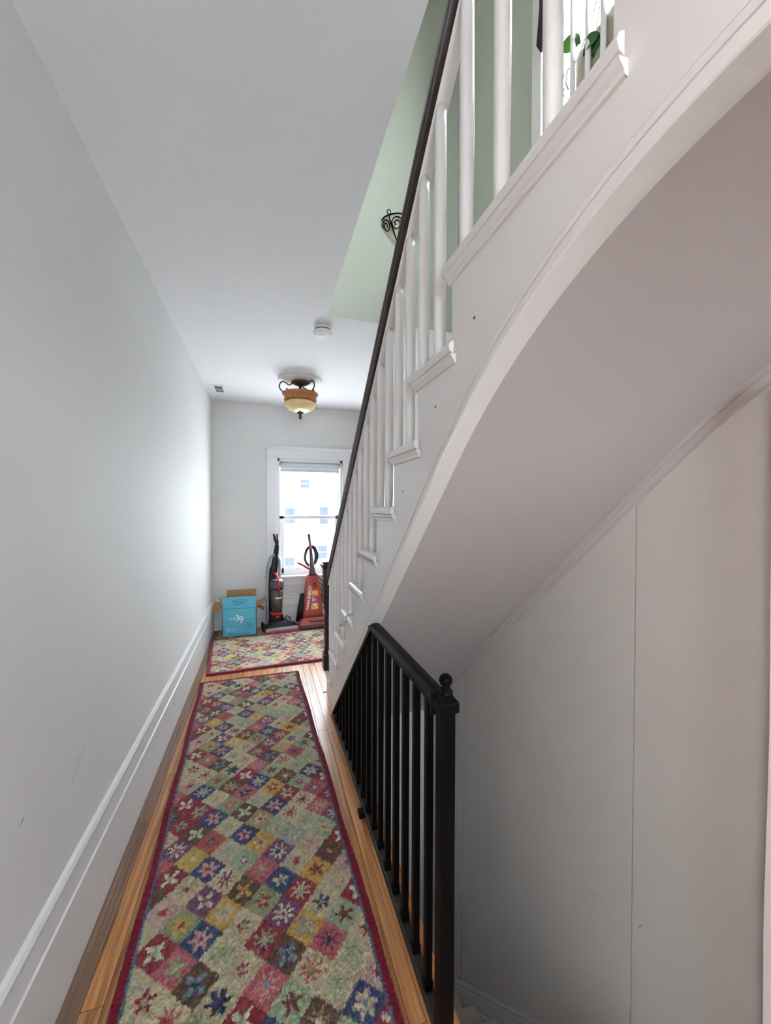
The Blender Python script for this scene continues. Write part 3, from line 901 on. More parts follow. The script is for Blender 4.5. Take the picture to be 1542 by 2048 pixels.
def rug_colors(U, V, hw, v0, v1, ox_, oy_, spread):
    """U across, V along; returns linear rgb array for every point"""
    hx, hy = 0.0615, 0.0625
    def smooth_noise(sig, k):
        n_ = rng.normal(0, 1, U.shape)
        for _ in range(k):
            n_ = (n_ + np.roll(n_, 1, 0) + np.roll(n_, -1, 0) + np.roll(n_, 1, 1) + np.roll(n_, -1, 1)) / 5
        return n_ / n_.std() * sig
    U2 = U + smooth_noise(0.0017, 2) + rng.normal(0, 0.0015, U.shape); V2 = V + smooth_noise(0.0017, 2) + rng.normal(0, 0.0015, V.shape)
    a = (U2 - ox_) / hx; b = (V2 - oy_) / hy
    p = np.floor((a + b + 1) / 2).astype(int); q = np.floor((a - b + 1) / 2).astype(int)
    I = p + q; J = p - q
    lu = a - I; lv = b - J
    jj = ((J + 8) % 16) - 8
    ii = ((I + 3 + (spread * ((J + 8) // 16))) % 11) - 3
    par = (ii + jj) % 2 != 0
    ii = np.where(par, np.where(ii < 7, ii + 1, ii - 1), ii)
    tab = np.zeros((11, 16, 4), int)
    for (i, j), (g, c, k, d) in T.items():
        tab[i + 3, j + 8] = (NAMES.index(g), NAMES.index(c), KID[k], NAMES.index(d))
    tt = tab[ii + 3, jj + 8]
    r = np.hypot(lu, lv); th = np.arctan2(lv, lu)
    kd = tt[..., 2]
    rad = np.zeros_like(r)
    for k, (n, ph, base, amp, pw) in {0: (4, math.pi / 4, 0.10, 0.46, 1.0), 1: (6, 0.0, 0.22, 0.36, 0.8), 2: (8, 0.2, 0.13, 0.48, 1.6), 3: (5, 0.4, 0.16, 0.16, 1.0), 4: (5, 0.3, 0.18, 0.30, 0.9)}.items():
        f = base + amp * np.clip(np.cos(n * (th - ph)) * 0.5 + 0.5, 0, 1) ** pw
        rad = np.where(kd == k, f, rad)
    l1 = np.abs(lu) + np.abs(lv)
    mot = (r < rad) & (l1 < 0.86)
    gap = (kd == 0) & (r < 0.14)
    cen = r < 0.15
    idx = np.where(mot, tt[..., 1], tt[..., 0])
    idx = np.where(cen, tt[..., 3], idx)
    colr = PL[idx]
    fade = (1.0 + smooth_noise(0.13, 1) + smooth_noise(0.05, 12))[..., None]
    tint = np.stack([smooth_noise(0.022, 3), smooth_noise(0.016, 3), smooth_noise(0.016, 3)], -1)
    colr = np.clip((colr * 0.86 + colr.mean() * 0.14 * np.array([1.05, 1.0, 0.9])) * fade + tint * 0.9, 0.004, 0.9)
    # border
    e = np.minimum(np.minimum(hw - np.abs(U), V - v0), v1 - V) + rng.normal(0, 0.0012, U.shape)
    bd_ = np.array(lin(132, 34, 50)[:3]); ln = np.array(lin(92, 112, 134)[:3])
    bcol = bd_ * rng.normal(1.0, 0.12, U.shape)[..., None]
    side = (hw - np.abs(U)) < 0.06
    colr = np.where((e < 0.029)[..., None], bcol, colr)
    colr = np.where(((e >= 0.026) & (e < 0.034) & side)[..., None], ln * rng.normal(1.0, 0.25, U.shape)[..., None], colr)
    return np.clip(colr, 0.003, 0.9)


def rug_material():
    m = bpy.data.materials.new('wool_pile')
    m.use_nodes = True
    nt = m.node_tree; p = nt.nodes['Principled BSDF']
    at = nt.nodes.new('ShaderNodeAttribute'); at.attribute_name = 'Col'
    nt.links.new(at.outputs['Color'], p.inputs['Base Color'])
    p.inputs['Roughness'].default_value = 0.95
    p.inputs['Specular IOR Level'].default_value = 0.1
    p.inputs['Sheen Weight'].default_value = 0.15
    return m
M['rug'] = rug_material()


def make_rug(name, label, hw, v0, v1, step, ang, origin, oxy, spread, pile):
    nu = int(round(2 * hw / step)); nv = int(round((v1 - v0) / step))
    us = np.linspace(-hw, hw, nu + 1); vs2 = np.linspace(v0, v1, nv + 1)
    U, V = np.meshgrid(us, vs2)
    col = rug_colors(U, V, hw, v0, v1, oxy[0], oxy[1], spread)
    e = np.minimum(np.minimum(hw - np.abs(U), V - v0), v1 - V)
    Z = 0.0125 * np.clip(e / 0.004, 0, 1) ** 0.5 + 0.0005
    Z += np.where(e > 0.003, rng.normal(0, pile, U.shape), 0)
    Z += 0.0012 * np.sin(U * 31 + V * 7) * np.sin(V * 13 + U * 5)
    # slightly uneven outline
    U3 = U + (np.abs(U) / hw) ** 6 * np.sign(U) * 0.003 * np.sin(V * 9.0)
    jit = np.where(e > 0.002, 1.0, 0.0) * step * 0.3
    X = U3 + rng.normal(0, 1, U.shape) * jit; Y = V + rng.normal(0, 1, U.shape) * jit
    co = np.stack([X, Y, np.maximum(Z, 0.0008)], -1).reshape(-1, 3)
    me = bpy.data.meshes.new(name)
    nq = nu * nv
    i = np.arange(nv)[:, None] * (nu + 1) + np.arange(nu)[None, :]
    quads = np.stack([i, i + 1, i + nu + 2, i + nu + 1], -1).reshape(-1)
    me.vertices.add(len(co)); me.vertices.foreach_set('co', co.reshape(-1).astype(np.float32))
    me.loops.add(nq * 4); me.loops.foreach_set('vertex_index', quads.astype(np.int32))
    me.polygons.add(nq)
    me.polygons.foreach_set('loop_start', (np.arange(nq) * 4).astype(np.int32))
    me.polygons.foreach_set('loop_total', np.full(nq, 4, np.int32))
    me.polygons.foreach_set('use_smooth', np.ones(nq, bool))
    me.update(calc_edges=True)
    at = me.color_attributes.new('Col', 'FLOAT_COLOR', 'POINT')
    rgba = np.concatenate([col.reshape(-1, 3), np.ones((len(co), 1))], 1)
    at.data.foreach_set('color', rgba.reshape(-1).astype(np.float32))
    me.materials.append(M['rug'])
    o = bpy.data.objects.new(name, me)
    COL.objects.link(o)
    o.location = origin; o.rotation_euler = (0, 0, ang)
    return tag(o, label, 'rug', 'patchwork flower rugs on the hall floor')

# runner: centre line x = -0.02 at y=1.02, drifting left with distance
make_rug('runner_rug', 'long narrow wool runner of flowered diamond patches down the hall', 0.362, 0.0, 2.86, 0.0031, R(2.1), (0.0025, 0.43, 0.0015), (-0.174 + 0.013 + 0.0035, 0.90), 0, 0.0021)
make_rug('area_rug', 'wide flowered diamond wool rug in front of the vacuum cleaners', 0.44, 0.0, 1.5, 0.0055, R(4.5 - 90), (-0.475, 3.848, 0.0015), (0.02, 0.12), 3, 0.0008)

# ------------------------------------------------------------------ ceiling things
lamp = thing('ceiling_lamp', 'bronze semi-flush ceiling lamp with amber glass bowl', 'lamp', (0.30, 3.65, CE))
q = MB(); q.lathe([(0.0, -0.001), (0.185, -0.001), (0.19, -0.006), (0.18, -0.010), (0.12, -0.012), (0.10, -0.016), (0.0, -0.016)], 40); q.build('medallion', M['ceiling'], lamp)
q = MB(); q.lathe([(0.0, -0.015), (0.078, -0.015), (0.080, -0.022), (0.070, -0.032), (0.045, -0.045), (0.014, -0.052), (0.012, -0.11), (0.0, -0.11)], 28); q.build('canopy', M['bronze'], lamp)
for k in range(3):
    a = R(180 + 6) + k * 2 * math.pi / 3
    prof = [(0.070, -0.030), (0.085, -0.050), (0.105, -0.052), (0.122, -0.038), (0.145, -0.030), (0.168, -0.040), (0.180, -0.066), (0.176, -0.092), (0.160, -0.110), (0.146, -0.118)]
    # smooth by subdividing
    pts = []
    P_ = [Vector((r_ * math.cos(a), r_ * math.sin(a), z)) for r_, z in prof]
    for i in range(len(P_) - 1):
        for t in (0, 0.5):
            p0 = P_[max(i - 1, 0)]; p1 = P_[i]; p2 = P_[i + 1]; p3 = P_[min(i + 2, len(P_) - 1)]
            pts.append(0.5 * ((2 * p1) + (p2 - p0) * t + (2 * p0 - 5 * p1 + 4 * p2 - p3) * t * t + (3 * p1 - p0 - 3 * p2 + p3) * t ** 3))
    pts.append(P_[-1])
    q = MB(); q.tube(pts, 0.0058, 8)
    q.lathe([(0.0, -0.01), (0.010, -0.006), (0.010, 0.006), (0.0, 0.01)], 10, tuple(P_[0]))
    q.lathe([(0.0, -0.010), (0.009, -0.006), (0.010, 0.004), (0.004, 0.012), (0.0, 0.016)], 10, (0.130 * math.cos(a + 0.35), 0.130 * math.sin(a + 0.35), -0.108))
    q.build('scroll_arm', M['bronze'], lamp)
q = MB(); q.lathe([(0.120, -0.114), (0.146, -0.114), (0.156, -0.119), (0.156, -0.128), (0.146, -0.140), (0.138, -0.150), (0.135, -0.162), (0.141, -0.172), (0.140, -0.182), (0.132, -0.189), (0.120, -0.189)], 40); q.build('band', M['tan'], lamp)
q = MB()
rings = []
for t in np.linspace(0, 1, 14):
    z = -0.188 - 0.096 * t
    tt_ = (z + 0.213) / (0.025 if z > -0.213 else 0.0725)
    rr = 0.139 * math.sqrt(max(0.0, 1 - (tt_ ** 2) * (0.28 if z > -0.213 else 0.99)))
    rings.append([((rr * (1 + 0.012 * math.cos(16 * a))) * math.cos(a), (rr * (1 + 0.012 * math.cos(16 * a))) * math.sin(a), z) for a in np.linspace(0, 2 * math.pi, 64, endpoint=False)])
q.loft(rings); q.build('glass_bowl', M['amber'], lamp)
q = MB(); q.lathe([(0.0, -0.278), (0.020, -0.280), (0.031, -0.285), (0.029, -0.291), (0.012, -0.296), (0.016, -0.304), (0.010, -0.310), (0.013, -0.320), (0.015, -0.330), (0.009, -0.342), (0.0, -0.346)], 18); q.build('finial', M['bronze'], lamp)
sd = thing('smoke_detector', 'round white smoke detector on the hall ceiling', 'smoke detector', (0.347, 2.545, CE))
q = MB(); q.lathe([(0.0, 0.0), (0.052, 0.0), (0.052, -0.012), (0.046, -0.014), (0.0, -0.014)], 32); q.build('base_plate', M['plastic_w'], sd)
q = MB(); q.lathe([(0.040, -0.016), (0.050, -0.019), (0.057, -0.023), (0.059, -0.033), (0.055, -0.044), (0.046, -0.050), (0.0, -0.052)], 36); q.build('cover', M['plastic_w'], sd)
q = MB()
for k in range(22):
    a = 2 * math.pi * k / 22
    q.box(-0.0055, 0.0055, 0.038, 0.0500, -0.0205, -0.0125, mtx=Matrix.Rotation(a, 4, 'Z'))
q.build('vent_slot', M['vent_d'], sd)
q = MB(); q.lathe([(0.0, -0.0545), (0.016, -0.054), (0.018, -0.051), (0.018, -0.046)], 24, (-0.010, -0.008, 0)); q.build('test_button', M['plastic_w'], sd)
vt = thing('ceiling_vent', 'small white louvred air vent in the far left ceiling corner', 'vent', (-0.413, 4.14, CE))
q = MB()
for (a, b, c, d) in ((-0.074, -0.035, -0.125, 0.125), (0.035, 0.074, -0.125, 0.125), (-0.035, 0.035, -0.125, -0.10), (-0.035, 0.035, 0.10, 0.125), (-0.035, 0.035, -0.006, 0.006)):
    q.box(a, b, c, d, -0.006, -0.0003, 0.001)
q.build('frame', M['vent_w'], vt)
q = MB(); q.box(-0.036, 0.036, -0.101, 0.101, -0.002, -0.0002); q.build('recess', M['vent_d'], vt)
for k in range(6):
    q = MB(); q.box(-0.036, 0.036, -0.006, 0.006, -0.0008, 0.0008, mtx=Matrix.Translation((0, 0.015 + 0.015 * k, -0.005)) @ Matrix.Rotation(R(20), 4, 'X'))
    q.build('louvre', M['vent_w'], vt)

# ------------------------------------------------------------------ upstairs: sconce, window, plant
sc = thing('wall_sconce', 'half-bowl wall sconce in black iron scrollwork upstairs', 'sconce', (0.79, 2.375, 2.99))
q = MB()
rings = []
for t in np.linspace(0, 1, 9):
    z = 0.06 - 0.13 * t
    w_ = 0.108 * math.cos(t * 1.42) ** 0.75; d_ = 0.085 * math.cos(t * 1.42) ** 0.75
    rings.append([(w_ * math.cos(a), -d_ * math.sin(a), z) for a in np.linspace(0, math.pi, 17)])
vs_ = [p for r_ in rings for p in r_]; n = 17
fs = [(i * n + k, i * n + k + 1, (i + 1) * n + k + 1, (i + 1) * n + k) for i in range(8) for k in range(16)]
q.add(vs_, fs, True); q.build('glass_shade', M['frost'], sc)
rad = lambda z: (0.114 * math.cos(min(1, max(0, (0.06 - z) / 0.13)) * 1.40) ** 0.75, 0.091 * math.cos(min(1, max(0, (0.06 - z) / 0.13)) * 1.40) ** 0.75)
def onbowl(a, z):
    w_, d_ = rad(z); return (w_ * math.cos(a), -d_ * math.sin(a), z)
q = MB(); q.tube([onbowl(a, 0.062) for a in np.linspace(-0.02, math.pi + 0.02, 21)], 0.0045, 8); q.build('rim', M['iron'], sc)
for a0 in (R(40), R(90), R(140)):
    q = MB(); q.tube([onbowl(a0 + (R(90) - a0) * 0.25 * t, 0.062 - 0.125 * t) for t in np.linspace(0, 1, 9)], 0.0038, 6)
    q.build('iron_rib', M['iron'], sc)
for a0, sg in ((R(158), 1), (R(115), -1), (R(65), 1), (R(22), -1)):
    pts = []
    for t in np.linspace(0, 1, 28):
        ang = t * 3.4 * math.pi
        rr = 0.034 * (1 - t * 0.82)
        pts.append(onbowl(a0 + sg * rr * math.cos(ang) / 0.09, 0.012 + rr * 1.1 * math.sin(ang)))
    q = MB(); q.tube(pts, 0.0033, 6); q.build('scroll', M['iron'], sc)
for a0 in (R(140), R(40)):
    p = Vector(onbowl(a0, 0.065)); q = MB()
    q.tube([p + Vector((0.011 * math.cos(b), -0.003, 0.012 + 0.014 * math.sin(b))) for b in np.linspace(0, 2 * math.pi, 12, endpoint=False)], 0.003, 6, closed=True)
    q.build('loop', M['iron'], sc)

w2 = thing('window_2', 'bright window in the stairwell wall upstairs', 'window', (0, 0, 0), kind='structure')
q = MB(); q.box(XR - 0.02, XR, UY1 - 0.005, UY1 + 0.06, UZ0 - 0.08, UZ1 + 0.06, 0.002); q.build('casing', M['white'], w2)
q = MB(); q.box(XR - 0.02, XR, UY0 - 0.06, UY0 + 0.005, UZ0 - 0.08, UZ1 + 0.06, 0.002); q.build('casing', M['white'], w2)
q = MB(); q.box(XR - 0.02, XR, UY0, UY1, UZ1, UZ1 + 0.06, 0.002); q.build('casing', M['white'], w2)
q = MB(); q.box(XR - 0.03, XR + 0.10, UY0, UY1 - 0.002, UZ0 - 0.03, UZ0, 0.003); q.build('sill', M['sill'], w2)
q = MB()
for (a, b, c, d) in ((UY0, UY0 + 0.05, UZ0, UZ1), (UY1 - 0.05, UY1, UZ0, UZ1), (UY0, UY1, UZ0, UZ0 + 0.015), (UY0, UY1, UZ1 - 0.05, UZ1), (UY0, UY1, 3.42, 3.45)):
    q.box(XR + 0.06, XR + 0.095, a, b, c, d, 0.002)
sa = q.build('sash', M['white'], w2)
q = MB(); q.box(XR + 0.075, XR + 0.079, UY0 + 0.045, UY1 - 0.045, UZ0 + 0.01, UZ1 - 0.045); q.build('glass_pane', M['glass'], sa)
wg = thing('window_guard', 'slim white spindles standing before the upstairs window', 'guard', (1.11, 1.2, 2.60))
for y in (1.285, 1.21, 1.14, 1.065, 0.99, 0.915):
    q = MB(); q.tube([(0, y - 1.2, 0.02), (0, y - 1.2, 2.1)], 0.0098, 10); q.build('spindle', M['white'], wg)
q = MB(); q.box(-0.02, 0.02, -0.33, 0.13, 0, 0.03, 0.003); q.build('bottom_rail', M['white'], wg)
q = MB(); q.box(-0.02, 0.02, -0.33, 0.13, 2.1, 2.13, 0.003); q.build('top_rail', M['white'], wg)
# planter box carrying the vine
pb = thing('planter_box', 'beige wooden planter box on the upstairs window behind the spindles', 'planter', (1.15, 1.0, 2.861))
q = MB()
for (a, b, c, d) in ((-0.025, -0.019, -0.30, 0.285), (0.019, 0.025, -0.30, 0.285), (-0.019, 0.019, -0.30, -0.29), (-0.019, 0.019, 0.275, 0.285)):
    q.box(a, b, c, d, 0, 0.159)
q.box(-0.019, 0.019, -0.29, 0.275, 0, 0.012)
q.build('box', M['sill'], pb)
q = MB(); q.box(-0.0185, 0.0185, -0.289, 0.274, 0.012, 0.13); q.build('soil', M['sub'], pb)
# trailing vine
vn = thing('trailing_vine', 'trailing green vine hanging before the upstairs window', 'plant', (1.13, 1.25, 3.0))
def V3(y, z, x=0.0): return (x, y - 1.25, z - 3.0)
q = MB(); q.tube([V3(1.10, 3.30), V3(1.17, 3.16), V3(1.22, 3.08), V3(1.268, 3.03), V3(1.30, 3.01), V3(1.335, 3.03), V3(1.345, 2.99), V3(1.33, 2.95)], 0.0028, 6); q.build('stem', M['stem'], vn)
q = MB(); q.tube([V3(1.17, 3.16), V3(1.19, 3.02), V3(1.16, 2.96)], 0.002, 6); q.build('stem', M['stem'], vn)
def leaf(base, tip, width, mm, bend=0.006):
    b = Vector(base); t = Vector(tip); d = t - b; L = d.length
    side = d.cross(Vector((1, 0, 0))).normalized()
    vs_, fs = [], []
    N = 10
    for k in range(N + 1):
        s = k / N
        w_ = width * (math.sin(math.pi * s ** 0.75)) * (1 - 0.25 * s)
        c = b + d * s + Vector((-bend * math.sin(math.pi * s) * 2, 0, 0))
        vs_ += [c - side * w_ + Vector((-bend, 0, 0)), c, c + side * w_ + Vector((-bend, 0, 0))]
    for k in range(N):
        for j in range(2):
            a = k * 3 + j
            fs.append((a, a + 1, a + 4, a + 3))
    q = MB(); q.add(vs_, fs, True)
    o = q.build('leaf', mm, vn)
    sm = o.modifiers.new('thick', 'SOLIDIFY'); sm.thickness = 0.0006
leaf(V3(1.262, 3.055), V3(1.372, 3.155), 0.030, M['leaf'])
leaf(V3(1.262, 3.05), V3(1.270, 3.10), 0.012, M['leafd'])
leaf(V3(1.165, 2.98), V3(1.245, 2.985), 0.026, M['leafd'], 0.01)
leaf(V3(1.165, 2.98), V3(1.200, 2.93), 0.02, M['leafd'], 0.006)
leaf(V3(1.34, 3.02), V3(1.352, 2.97), 0.014, M['leafdry'])
leaf(V3(1.335, 2.965), V3(1.345, 2.93), 0.006, M['stem'])
leaf(V3(1.10, 3.30), V3(1.19, 3.30), 0.012, M['leafd'])
# maroon drape end
q = MB()
rings = []
for z, s in ((3.30, 0.3), (3.36, 0.8), (3.5, 1.0), (3.7, 1.0), (3.98, 1.0)):
    c = 1.475 + (0.03 if z < 3.4 else 0)
    rings.append([(1.150 + 0.016 * math.sin(a) * (0.6 + 0.4 * math.cos(5 * a)), c + 0.062 * s * math.cos(a), z) for a in np.linspace(0, 2 * math.pi, 24, endpoint=False)])
q.loft(rings)
tag(q.build('curtain', M['drape']), 'bunched dark maroon curtain at the side of the upstairs window', 'curtain')

# ------------------------------------------------------------------ cardboard box
bx0, bx1, by0, by1, bz = -0.412, -0.086, 4.375, 4.600, 0.287
bx = thing('cardboard_box', 'open teal cardboard wine carton in the far left corner', 'box', ((bx0 + bx1) / 2, by0, 0.0))
W2 = (bx1 - bx0) / 2; D = by1 - by0
t_ = 0.004
q = MB()
q.box(-W2, W2, 0, t_, 0.001, bz); q.box(-W2, W2, D - t_, D, 0.001, bz); q.box(-W2, -W2 + t_, 0, D, 0.001, bz); q.box(W2 - t_, W2, 0, D, 0.001, bz); q.box(-W2, W2, 0, D, 0.001, 0.006)
body = q.build('carton', M['teal'], bx)
q = MB(); q.box(-W2 + t_, W2 - t_, t_, t_ + 0.001, 0.006, bz - 0.001); q.box(-W2 + t_, W2 - t_, D - t_ - 0.001, D - t_, 0.006, bz - 0.001); q.build('inner_lining', M['kraft'], bx)
# front flap standing up and leaning back slightly
q = MB(); q.box(-W2 + 0.002, W2 - 0.004, 0, t_, 0, 0.117, mtx=Matrix.Translation((0, 0.0, bz + 0.0005)) @ Matrix.Rotation(R(-8), 4, 'X'))
ff = q.build('front_flap', M['teal'], bx)
q = MB(); q.box(-W2 + 0.025, W2 - 0.006, 0, t_, 0, 0.150, mtx=Matrix.Translation((0, D - t_, bz)) @ Matrix.Rotation(R(3), 4, 'X')); q.build('back_flap', M['kraft'], bx)
def flap(pts, name='side_flap'):
    a = [Vector(p) for p in pts]
    n_ = (a[1] - a[0]).cross(a[2] - a[0]).normalized() * 0.002
    q = MB(); q.add([p + n_ for p in a] + [p - n_ for p in a], [(0, 1, 2, 3), (7, 6, 5, 4), (0, 4, 5, 1), (1, 5, 6, 2), (2, 6, 7, 3), (3, 7, 4, 0)])
    q.build(name, M['kraft'], bx)
flap([(-W2, 0.005, bz), (-W2, D * 0.9, bz), (-W2 - 0.085, D * 0.8, 0.335), (-W2 - 0.098, 0.02, 0.236)])
flap([(-W2, 0.0, bz), (-W2, 0.004, bz + 0.005), (-W2 - 0.022, 0.05, bz + 0.118), (-W2 - 0.03, 0.02, bz + 0.115)], 'torn_flap')
flap([(W2, 0.005, bz), (W2, D * 0.9, bz + 0.005), (W2 + 0.095, D * 0.8, 0.36), (W2 + 0.10, 0.03, 0.345)])
flap([(W2, 0.06, bz - 0.003), (W2, D * 0.8, bz - 0.003), (W2 + 0.07, D * 0.8, 0.25), (W2 + 0.078, 0.05, 0.235)], 'torn_flap')
# creases
q = MB(); q.box(-W2, W2, -0.0006, 0.001, 0.166, 0.1685); q.box(-W2 + 0.002, W2 - 0.004, -0.0012, 0.001, bz - 0.001, bz + 0.0015); q.build('crease', M['ink_t'], bx)
FR = Matrix.Translation((0, -0.0012, 0)) @ Matrix.Rotation(R(90), 4, 'X')
def onfront(x, z): return Matrix.Translation((x, -0.0012, z)) @ Matrix.Rotation(R(90), 4, 'X')
text_mesh('lettering', 'LINE', 0.036, M['ink_w'], bx, onfront(-0.104, 0.182), xscale=0.95)
text_mesh('lettering', '3', 0.085, M['ink_w'], bx, onfront(-0.042, 0.186), bold=0.001)
text_mesh('lettering', '9', 0.100, M['ink_w'], bx, onfront(-0.008, 0.168), bold=0.001)
q = MB()
ringp = [(0.094 + 0.042 * math.cos(a), -0.001, 0.103 + 0.042 * math.sin(a)) for a in np.linspace(0, 2 * math.pi, 32, endpoint=False)]
q.tube(ringp, 0.0016, 4, closed=True)
ringp = [(0.094 + 0.027 * math.cos(a), -0.001, 0.103 + 0.027 * math.sin(a)) for a in np.linspace(0, 2 * math.pi, 32, endpoint=False)]
q.tube(ringp, 0.0012, 4, closed=True)
q.tube([(0.078, -0.001, 0.095), (0.088, -0.001, 0.110), (0.100, -0.001, 0.108), (0.108, -0.001, 0.118)], 0.002, 4)
q.tube([(0.090, -0.001, 0.088), (0.098, -0.001, 0.100), (0.094, -0.001, 0.112)], 0.002, 4)
q.build('stamp', M['ink_t'], bx)
q = MB()
q.box(-0.122, -0.096, -0.0012, 0.0005, 0.056, 0.098)
for k, L in enumerate((0.055, 0.068, 0.05)):
    q.box(-0.088, -0.088 + L, -0.0012, 0.0005, 0.060 + 0.010 * k, 0.0645 + 0.010 * k)
q.build('printed_mark', M['ink_p'], bx)
q = MB()
x = -0.105
rr_ = random.Random(3)
while x < 0.105:
    L = rr_.uniform(0.008, 0.03)
    q.box(x, min(x + L, 0.108), -0.0012, 0.0005, 0.026, 0.0325); x += L + 0.006
q.build('printed_line', M['ink_t'], bx)
q = MB()
for r_, (a, b) in enumerate(((-0.06, 0.07), (-0.07, 0.08), (-0.055, 0.055), (-0.05, 0.045))):
    x = a
    while x < b:
        L = rr_.uniform(0.008, 0.026)
        q.box(x, min(x + L, b), -0.0010, 0.0, 0.082 - 0.014 * r_, 0.0875 - 0.014 * r_); x += L + 0.005
for k, v in enumerate(q.v):
    vv = Matrix.Translation((0, 0.0, bz + 0.0005)) @ Matrix.Rotation(R(-8), 4, 'X') @ Vector(v); q.v[k] = tuple(vv)
q.build('printed_line', M['ink_t'], bx)

# ------------------------------------------------------------------ black upright vacuum
v1 = thing('vacuum_cleaner', 'black upright vacuum with red latch and clear dust bin beside the carton', 'vacuum', (0.155, 4.50, 0.0), R(10))
q = MB()
# floor head
q.loft([ring(0, 0.0, z, w_, d_, 32, 5) for z, w_, d_ in ((0.004, 0.17, 0.088), (0.02, 0.180, 0.098), (0.045, 0.178, 0.094), (0.062, 0.165, 0.078), (0.075, 0.12, 0.055), (0.10, 0.08, 0.045))])
q.build('floor_head', M['blk'], v1)
q = MB(); q.box(-0.172, 0.178, -0.118, -0.070, 0.014, 0.050, 0.012); hd = q.build('front_cover', M['silver'], v1)
q = MB(); q.box(-0.172, 0.178, -0.1195, -0.09, 0.004, 0.013, 0.003); q.build('red_strip', M['red'], v1)
q = MB(); q.box(-0.19, -0.165, -0.075, 0.05, 0.015, 0.095, 0.01); q.build('side_cheek', M['blk'], v1)
q = MB(); q.loft([ring(-0.03, 0.04, z, w_, d_, 28, 2.6) for z, w_, d_ in ((0.07, 0.085, 0.055), (0.10, 0.082, 0.058), (0.135, 0.072, 0.06), (0.165, 0.066, 0.06))]); q.build('motor_housing', M['blk'], v1)
q = MB(); q.lathe([(0.0, 0.164), (0.062, 0.165), (0.064, 0.185), (0.062, 0.188)], 28, (-0.03, 0.03, 0)); q.build('bin_ring', M['red'], v1)
q = MB(); q.lathe([(0.0, 0.182), (0.060, 0.183), (0.064, 0.30), (0.066, 0.44), (0.0, 0.445)], 32, (-0.028, 0.03, 0)); q.build('dust_bin', M['smoke'], v1)
q = MB(); q.lathe([(0.0, 0.435), (0.069, 0.436), (0.071, 0.46), (0.070, 0.515), (0.064, 0.530), (0.0, 0.534)], 32, (-0.026, 0.03, 0)); q.build('bin_lid', M['dgrey'], v1)
q = MB(); q.lathe([(0.0, 0.532), (0.058, 0.533), (0.055, 0.540), (0.0, 0.542)], 28, (-0.026, 0.028, 0)); q.build('lid_disc', M['silver'], v1)
q = MB(); q.tube([(-0.022, -0.046, 0.430), (-0.022, -0.050, 0.49), (-0.022, -0.044, 0.535), (-0.032, -0.02, 0.575), (-0.050, 0.02, 0.615)], [0.014, 0.014, 0.014, 0.017, 0.016], 10, flat=0.7); q.build('bin_latch', M['red'], v1)
q = MB(); q.box(-0.055, 0.012, -0.039, -0.0345, 0.345, 0.357, 0.001); q.build('badge', M['ink_w'], v1)
q = MB(); q.box(-0.045, -0.012, -0.034, -0.012, 0.135, 0.158, 0.006); q.build('emblem', M['red'], v1)
# back spine and handle
q = MB(); q.loft([ring(cx, 0.085, z, w_, d_, 20, 3) for z, cx, w_, d_ in ((0.10, -0.075, 0.04, 0.03), (0.50, -0.075, 0.045, 0.03), (0.60, -0.058, 0.046, 0.028), (0.70, -0.036, 0.034, 0.024), (0.80, -0.024, 0.030, 0.022), (0.90, -0.012, 0.026, 0.02))])
q.build('spine', M['blk'], v1)
q = MB(); q.tube([(-0.014, 0.085, 0.89), (-0.020, 0.085, 0.93), (-0.036, 0.085, 0.97), (-0.045, 0.083, 1.02)], [0.018, 0.015, 0.014, 0.013], 10)
q.tube([(-0.008, 0.085, 0.89), (-0.002, 0.085, 0.94), (-0.010, 0.085, 0.98), (-0.008, 0.083, 1.025)], [0.014, 0.011, 0.010, 0.010], 10)
q.build('handle', M['blk'], v1)
q = MB(); q.lathe([(0.0, 0.0), (0.014, 0.0), (0.014, 0.012), (0.008, 0.018), (0.0, 0.019)], 12, (-0.046, 0.082, 1.016)); q.build('handle_button', M['red'], v1)
q = MB()
q.tube([(-0.118, 0.05, 0.10), (-0.122, 0.06, 0.30), (-0.122, 0.065, 0.52), (-0.112, 0.07, 0.68), (-0.085, 0.075, 0.77), (-0.05, 0.08, 0.80), (-0.01, 0.08, 0.79), (0.015, 0.08, 0.73), (0.018, 0.08, 0.60), (0.0, 0.075, 0.52)], 0.017, 10)
q.build('hose', M['grey'], v1)
q = MB(); q.tube([(0.06, 0.05, 0.09), (0.085, 0.045, 0.13), (0.11, 0.04, 0.115), (0.125, 0.045, 0.08)], 0.006, 8); q.build('cable_end', M['blk'], v1)

# ------------------------------------------------------------------ red upright vacuum
v2 = thing('vacuum_cleaner', 'brick red upright vacuum with grey neck and vertical lettering under the window', 'vacuum', (0.515, 4.515, 0.0), R(4))
q = MB()
q.loft([ring(0.005, 0.0, z, w_, d_, 36, 5) for z, w_, d_ in ((0.004, 0.165, 0.088), (0.012, 0.176, 0.098), (0.038, 0.178, 0.100))]); q.build('bumper', M['dgrey'], v2)
q = MB(); q.loft([ring(0.005, 0.002, z, w_, d_, 36, 5) for z, w_, d_ in ((0.036, 0.178, 0.099), (0.055, 0.172, 0.094), (0.085, 0.150, 0.07), (0.108, 0.125, 0.05), (0.118, 0.11, 0.04))]); q.build('floor_head', M['brick2'], v2)
q = MB(); q.loft([ring(0.02, -0.048, z, w_, d_, 28, 3) for z, w_, d_ in ((0.070, 0.10, 0.034), (0.0905, 0.095, 0.03))]); q.build('head_inset', M['dgrey'], v2)
